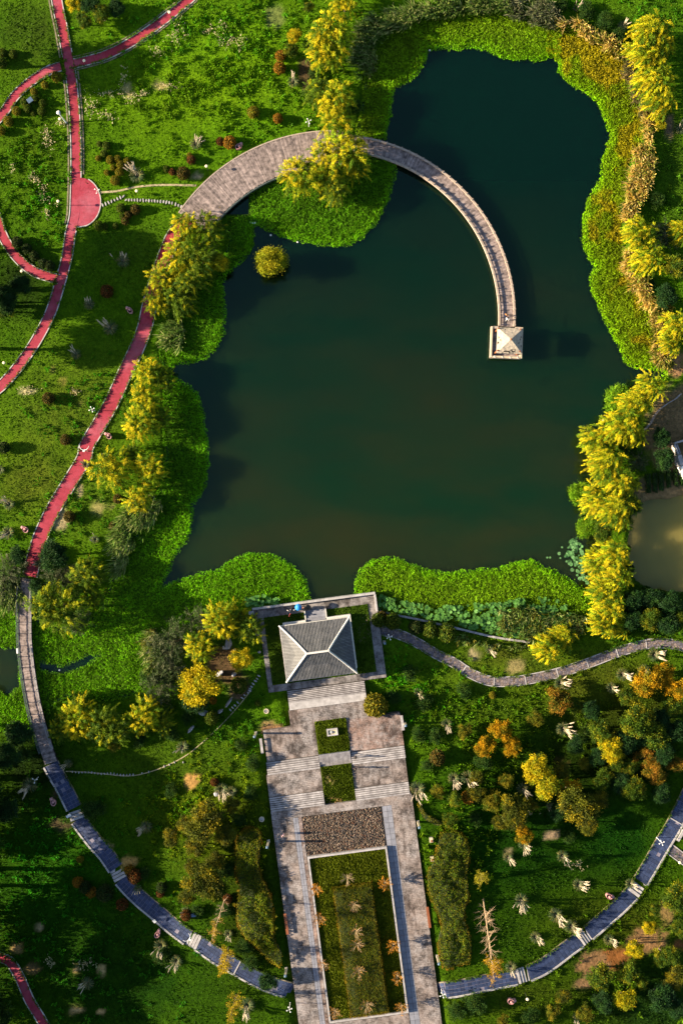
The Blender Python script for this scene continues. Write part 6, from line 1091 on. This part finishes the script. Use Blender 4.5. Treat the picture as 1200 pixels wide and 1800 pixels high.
def disc(px, py, rr_, label):
    e = empty('stone_ring', G(px, py), 0, 1, label, 'stone disc'); ob('rim', MB().lathe([(rr_, -.1), (rr_, .12), (rr_ * .72, .12), (rr_ * .72, .0)], n=20).mesh('rim', CREAM), e); ob('cover', MB().lathe([(rr_ * .7, -.05), (rr_ * .7, .05), (.01, .07)], n=16).mesh('cover', STEPM), e)
disc(468, 1250, .45, 'pale round stone disc in the grass left of the landing'); disc(460, 1440, .45, 'pale round stone disc in the grass left of the lower stairs')
LEDM = MB().lathe([(.05, 0), (.035, 2.2)], n=7).mesh('lamp_pole', BLACK); LEDH = MB().lathe([(.02, -.1), (.2, -.04), (.26, .03), (.2, .1), (.02, .13)], n=14).mesh('lamp_head', GLASS)
def lawn_lamp(px, py, label, h=1.0):
    e = empty('lawn_lamp', G(px, py), 0, 1, label, 'lamp'); ob('pole', LEDM, e, (0, 0, 0), (0, 0, 0), (1, 1, h)); ob('lamp_head', LEDH, e, (0, 0, 2.2 * h))
for x, y, lb in [(302,33,'round cream lamp on a black pole beside the red path at the top'),(154,117,'round cream lamp on a black pole just right of the red path crossing'),(109,361,'cream lamp left of the main red path near the bay'),(245,343,'cream lamp between the dirt track and the stepping stones'),(112,218,'cream lamp beside the white column left of the main red path'),(46,482,'cream lamp below the short red path'),(15,641,'cream lamp at the left edge under the main red path'),(3,166,'cream lamp at the far left below the curved red path'),(366,300,'small lamp at the left corner of the wide deck'),(922,1745,'small lamp below the slate path near its steps'),(1186,1508,'small lamp on the grass at the right edge by the side path')]: lawn_lamp(x, y, lb, .9)
def arm_lamp(px, py, h, arms, label, L_=.55, up=.1, rz=0.0):
    e = empty('street_lamp', G(px, py), rz, .8, label, 'street lamp'); ob('pole', MB().lathe([(.11, 0), (.07, .3), (.05, h)], n=9).mesh('pole', WHITE), e)
    for i in range(arms):
        a = 6.2832 * i / arms + .4; d = Vector((math.cos(a), math.sin(a), 0)); ob('arm', MB().tube([(0, 0, h), d * L_ * .6 + Vector((0, 0, h + up)), d * L_ + Vector((0, 0, h + up * .4))], [.035, .03, .025], 6).mesh('arm', WHITE), e); ob('lamp_head', MB().lathe([(.03, -.05), (.13, 0), (.14, .06), (.04, .12)], n=10).mesh('head', WHITE), e, d * L_ + Vector((0, 0, h + up * .4)))
for x, y, h, lb in [(168,722,2.6,'white four-armed lamp in the grass left of the pond-side red path'),(543,222,2.4,'white four-armed lamp at the top edge of the wide deck'),(683,1117,2.5,'white four-armed lamp right of the pavilion platform'),(68,1366,2.2,'pale four-armed lamp left of the slate path start'),(510,1762,2.6,'white four-armed lamp at the lower left edge of the plaza'),(1153,1472,3.0,'white four-armed lamp over the slate path at the right'),(775,1738,2.4,'white four-armed lamp at the right end of the plaza by the slate path'),(176,342,2.2,'slim white lamp at the rim of the red path bay')]: arm_lamp(x, y, h, 4 if h > 2.3 else 3, lb)
# curved two-armed lamps
def bow_lamp(px, py, rz, label, s=1.0):
    e = empty('bow_lamp', G(px, py), rz, s, label, 'street lamp'); ob('pole', MB().lathe([(.1, 0), (.06, 2.4)], n=8).mesh('pole', WHITE), e)
    for sd in (-1, 1): ob('curved_arm', MB().tube([(0, 0, 2.4), (sd * .45, .12, 2.5), (sd * .75, .45, 2.55), (sd * .85, .85, 2.5)], [.09, .06, .05, .04], 6).mesh('arm', WHITE), e)
    ob('lamp_head', MB().box((0, -.12, 2.42), (.36, .36, .14)).mesh('head', WHITE), e)
bow_lamp(155, 793, -.1, 'white lamp with two curved arms over the red path on the left bank'); bow_lamp(337, 1640, .9, 'pale lamp with curved arms over the left slate path', .9)
def post(px, py, h, label):
    e = empty('garden_light_column', G(px, py), .1, 1, label, 'light column'); ob('shaft', MB().box((0, 0, h / 2), (.34, .34, h)).mesh('shaft', CREAM), e); ob('cap', MB().lathe([(.3, h), (.3, h + .08), (.22, h + .2), (.05, h + .26)], n=4).mesh('cap', BLUEG), e, (0, 0, 0), (0, 0, .785)); ob('base', MB().box((0, 0, .1), (.46, .46, .24)).mesh('base', STONEW), e)
for x, y, h, lb in [(450,1288,2.6,'cream light column left of the upper terrace'),(472,1478,2.8,'cream light column left of the gravel bed'),(711,1270,2.2,'cream light column at the right side of the upper terrace'),(734,1444,2.8,'cream light column right of the gravel bed'),(768,1680,2.6,'cream light column at the right edge of the lower plaza'),(503,1702,2.4,'cream light column where the left slate path meets the plaza'),(675,1128,1.8,'cream light column right of the platform beside the white lamp')]: post(x, y, h, lb)
def stool(px, py, label):
    e = empty('stone_stool', G(px, py), RZ, 1, label, 'stool'); ob('seat', MB().box((0, 0, .4), (.62, .8, .14)).mesh('seat', CREAM), e); ob('cushion', unit_box(BROWNW), e, (.06, -.16, .5), (0, 0, 0), (.3, .34, .06))
    for y in (-.28, .28): ob('support', unit_box(STEPM), e, (0, y, .15), (0, 0, 0), (.5, .18, .36))
stool(757, 1475, 'cream seat block with brown top right of the gravel bed, upper of two'); stool(758.5, 1508, 'cream seat block with brown top right of the plaza, lower of two')
TUB = MB().lathe([(.42, 0), (.5, .2), (.52, .7), (.5, .76), (.42, .74), (.4, .3), (.02, .28)], n=18).mesh('tub', PINK); TIN = MB().lathe([(.2, .2), (.22, .8), (.17, .9), (.03, .92)], n=12).mesh('inner_bin', PINK); SIDE = MB().lathe([(.24, 0), (.27, .5), (.22, .62), (.03, .66)], n=14).mesh('ash_pot', PINK); TDK = MB().lathe([(.41, .32), (.41, .36), (.01, .37)], n=14).mesh('tub_bottom', BLACK)
for x, y, rz, lb in [(230,547,2.1,'pink barrel bin left of the pond-side red path, upper one'),(193,767,2.2,'pink barrel bin right of the pond-side red path'),(47,931,2.2,'pink barrel bin left of the lower red path'),(96,1409,1.9,'pink barrel bin left of the slate path'),(278,1640,.9,'pink barrel bin with pampas below the slate path'),(1068,1573,-.5,'pink barrel bin above the right slate path'),(896,1757,-.2,'pink barrel bin below the right slate path'),(420,260,.6,'pink barrel bin by the golden shrub above the wide deck')]:
    e = empty('litter_bin', G(x, y), rz, 1, lb, 'litter bin'); ob('tub', TUB, e, (0, 0, 0), (0, 0, 0), (1.15, .85, 1)); ob('tub_bottom', TDK, e); ob('inner_bin', TIN, e, (.1, -.05, 0)); ob('ash_pot', SIDE, e, (.25 + .42, .2, 0))
def board(px, py, rz, label, w=.95, d=.7, h=1.7, tilt=.5):
    e = empty('signboard', G(px, py), rz, 1, label, 'signboard'); ob('panel', MB().box((0, 0, 0), (w, d, .06)).mesh('panel', WHITE), e, (0, 0, h), (tilt, 0, 0)); ob('panel_frame', MB().box((0, 0, -.05), (w + .08, d + .08, .04)).mesh('frame', BLACK), e, (0, 0, h), (tilt, 0, 0))
    for x in (-.35, .35): ob('leg', MB().lathe([(.035, 0), (.03, h)], n=6).mesh('leg', BLACK), e, (x * w, 0, 0))
board(59, 184, .65, 'white signboard standing among round shrubs in the upper left'); board(274, 1614.5, .6, 'small white box sign below the left slate path', .5, .6, 1.0, .2); board(124, 1431, .55, 'white slanted panel beside the first slate steps', .9, .45, .9, .2)
wc = empty('white_column', G(117, 216), 0, 1, 'toppled-looking white column left of the main red path', 'column'); ob('shaft', MB().tube([(0, 0, 0), (-.25, .25, 1.4), (-.55, .6, 2.4)], [.14, .1, .09], 9).mesh('shaft', WHITE), wc); ob('capital', MB().lathe([(.1, 0), (.3, .1), (.34, .3), (.1, .4)], n=10).mesh('capital', WHITE), wc, (-.55, .6, 2.3)); ob('bracket', unit_box(WHITE), wc, (-.6, .75, 2.6), (0, 0, .8), (.5, .12, .1))
bx = empty('storage_box', G(341, 1606), .1, 1, 'small blue and white box behind the pale pampas', 'box'); ob('body', MB().box((0, 0, .3), (.8, .55, .6)).mesh('body', BLUEG), bx); ob('front', MB().box((0, -.3, .3), (.8, .06, .5)).mesh('front', WHITE), bx); ob('lid', MB().box((0, .02, .63), (.84, .6, .06)).mesh('lid', BLUEG), bx)
bk = empty('utility_box', AB(12.5, -352, ZP), RZ, 1, 'grey pump box at the left end of the platform parapet', 'box'); ob('body', MB().box((0, 0, .35), (.8, .5, .7)).mesh('body', BLUEG), bk); ob('lid', MB().box((0, 0, .74), (.9, .6, .08)).mesh('lid', STONEW), bk); ob('pipe', MB().tube([(.45, -.1, .2), (.8, -.4, .15), (.9, -.8, .1)], [.05] * 3, 6).mesh('pipe', BLACK), bk)
bt = empty('chair', G(412, 1620), .4, 1, 'small blue chair under the curved hedge', 'chair')
sb = empty('stone_bench', G(1194, 1467), -.95 + 3.14159 / 2 - 1.0, 1, 'long pale stone bench on the right slate path', 'bench'); sb.rotation_euler = (0, 0, 1.05); ob('seat', MB().box((0, 0, .44), (2.2, .5, .14)).mesh('seat', STONEW), sb)
for x in (-.8, .8): ob('leg', MB().box((x, 0, .19), (.25, .42, .38)).mesh('leg', STEPM), sb)
bpy.data.objects.remove(bt)
# floats on the water edge
for i, (x, y, lb) in enumerate([(440,391,'white float at the mat edge by the deck, leftmost of three'),(444,391.5,'white float at the mat edge by the deck, middle of three'),(448,392,'white float at the mat edge by the deck, rightmost of three'),(476,413.5,'white float below the round mat, left one'),(523,425.5,'white float below the round mat, right one'),(105,1178,'white float in the narrow channel of the lower left mat'),(755,88.5,'pale float at the top left corner of the open water'),(1059,738,'pale green float under the right bank willows')]): tag(ob('float', MB().lathe([(.02, -.1), (.16, -.03), (.16, .08), (.02, .14)], n=10).mesh('float', WHITE), None, P(x, y, WATER_Z + .05)), lb, 'float')
# ------------------------------------------------------------------ people
SK = simple('skin', (.45, .27, .19), (.5, .3, .22), 6, .6, .3, .05); HAIR = simple('black_hair', (.01, .009, .008), (.02, .018, .016), 8, .5, .4, .1)
def cloth(c): return simple('cloth', tuple(q * .85 for q in c), c, 7, .9, .1, .3)
def person(p, rz, pose, top, bottom, label, prop=None):
    V = {'pelvis': (0, 0, .95), 'waist': (0, 0, 1.08), 'chest': (0, .01, 1.3), 'neck': (0, 0, 1.47), 'head': (0, .02, 1.62), 'crown': (0, .01, 1.72)}; st = .16 if pose == 'walk' else .03
    for s, n in ((-1, 'L'), (1, 'R')):
        a = st * s; V['hip' + n] = (.1 * s, 0, .9); V['knee' + n] = (.1 * s, a * .6 + .02, .5); V['ankle' + n] = (.1 * s, a - .02, .09); V['toe' + n] = (.11 * s, a + .14, .04); V['sho' + n] = (.19 * s, 0, 1.4); V['elb' + n] = (.26 * s, -.03 - a * .5, 1.13); V['wri' + n] = (.25 * s, .08 - a * .8, .9); V['hand' + n] = (.24 * s, .12 - a * .8, .8)
    if pose == 'reach': V['elbR'] = (.25, .15, 1.2); V['wriR'] = (.22, .4, 1.2); V['handR'] = (.21, .48, 1.21)
    if pose == 'sit':
        for s, n in ((-1, 'L'), (1, 'R')): V['hip' + n] = (.1 * s, .05, .48); V['knee' + n] = (.12 * s, .45, .5); V['ankle' + n] = (.12 * s, .47, .1); V['toe' + n] = (.12 * s, .6, .05); V['wri' + n] = (.17 * s, .33, .6); V['hand' + n] = (.16 * s, .42, .58); V['elb' + n] = (.26 * s, .08, .72); V['sho' + n] = (.19 * s, 0, .93)
        for k, z in (('pelvis', .5), ('waist', .62), ('chest', .84), ('neck', 1.0), ('head', 1.15), ('crown', 1.25)): V[k] = (0, V[k][1], z)
    E = [('pelvis', 'waist'), ('waist', 'chest'), ('chest', 'neck'), ('neck', 'head'), ('head', 'crown')]
    for n in 'LR': E += [('pelvis', 'hip' + n), ('hip' + n, 'knee' + n), ('knee' + n, 'ankle' + n), ('ankle' + n, 'toe' + n), ('chest', 'sho' + n), ('sho' + n, 'elb' + n), ('elb' + n, 'wri' + n), ('wri' + n, 'hand' + n)]
    rad = dict(pelvis=.14, waist=.13, chest=.155, neck=.06, head=.1, crown=.075, hip=.095, knee=.065, ankle=.045, toe=.045, sho=.075, elb=.05, wri=.036, hand=.045); ks = list(V); me = bpy.data.meshes.new('body'); me.from_pydata([V[k] for k in ks], [(ks.index(a), ks.index(b)) for a, b in E], [])
    o = ob('body_tmp', me); m_ = o.modifiers.new('s', 'SKIN'); sv = me.skin_vertices[0].data
    for i, k in enumerate(ks): q = rad.get(k, rad.get(k[:-1], .05)); sv[i].radius = (q, q * (.72 if k in ('chest', 'waist', 'pelvis') else 1)); sv[i].use_root = k == 'pelvis'
    o.modifiers.new('d', 'SUBSURF').levels = 1; dg = bpy.context.evaluated_depsgraph_get(); bm_ = bpy.data.meshes.new_from_object(o.evaluated_get(dg)); bpy.data.objects.remove(o)
    e = empty('person', p, rz, 1, label, 'person'); bm_.materials.clear()
    for q in (SK, cloth(top), cloth(bottom), HAIR): bm_.materials.append(q)
    zn, zw, kz = V['neck'][2], V['waist'][2] - .06, V['ankle' + 'L'][2] - .02
    for f in bm_.polygons:
        c = f.center; hand = min((Vector(V['hand' + n]) - c).length for n in 'LR') < .1; leg = c.z < zw or (pose == 'sit' and c.y > .12 and c.z < .62); f.use_smooth = True
        f.material_index = 0 if c.z > zn - .02 or hand else 3 if c.z < .09 else 2 if leg else 1
    ob('body', bm_, e); hx, hy, hz = V['head']; ob('hair', MB().lathe([(.112, -.02), (.118, .06), (.09, .13), (.02, .16)], n=12).mesh('hair', HAIR), e, (hx, hy - .015, hz + .01)); return e
pl_ = AB(85, -349, ZP)
person(AB(89, -348, ZP), .6, 'stand', (.7, .7, .72), (.05, .05, .08), 'person in white top standing left of the blue parasol'); person(AB(78, -347.5, ZP), -.4, 'reach', (.55, .5, .5), (.08, .06, .06), 'person in pale top at the parapet, leftmost of the group'); person(AB(108, -348.5, ZP), 2.0, 'sit', (.03, .03, .04), (.04, .04, .05), 'person in black sitting right of the blue parasol'); person(AB(79, -340, ZP), 1.2, 'stand', (.4, .04, .04), (.04, .04, .05), 'person in red top on the platform lawn edge')
us = empty('parasol', AB(96, -352, ZP), 0, 1, 'bright blue parasol by the pond-side parapet', 'parasol'); ob('canopy', MB().lathe([(.62, 1.75), (.5, 1.95), (.25, 2.08), (.01, 2.13)], n=8).mesh('canopy', BLUECL), us); ob('pole', MB().lathe([(.02, 0), (.02, 2.1)], n=6).mesh('pole', BLACK), us)
um = empty('umbrella', AB(112.5, -349.5, ZP), 0, 1, 'black umbrella beside the seated person on the platform', 'umbrella'); ob('canopy', MB().lathe([(.45, 1.2), (.36, 1.36), (.18, 1.46), (.01, 1.5)], n=8).mesh('canopy', BLACK), um); ob('shaft', MB().lathe([(.015, .3), (.015, 1.5)], n=6).mesh('shaft', BLACK), um)
st_ = empty('folding_stool', AB(101, -349, ZP), .3, 1, 'low folding stool between the parasol and the seated person', 'stool'); ob('seat', MB().box((0, 0, .4), (.4, .4, .05)).mesh('seat', BROWNW), st_)
for x in (-.16, .16): ob('leg', MB().tube([(x, -.18, 0), (x, .18, .38)], [.015, .015], 5).mesh('leg', BLACK), st_)
person(P(887.6, 556, DZ + .04), 2.9, 'walk', (.5, .2, .06), (.02, .03, .07), 'person in orange and dark clothes on the curved footbridge by the pavilion'); person(P(889.2, 563, DZ + .04), 2.9, 'walk', (.75, .75, .78), (.5, .5, .52), 'person in white following behind on the curved footbridge')
person(AB(160, -78, 1.75), .2, 'walk', (.02, .02, .02), (.02, .02, .025), 'person in black on the right stairs of the terraces'); person(AB(157, -58.5, Z2), .4, 'stand', (.03, .03, .03), (.03, .03, .05), 'person in dark clothes at the top of the right stairs'); person(AB(17, 40, Z3), 1.0, 'walk', (.6, .35, .4), (.05, .05, .08), 'person in pale pink top on the left arm of the lower plaza')
print('OBJECTS', len(bpy.data.objects))
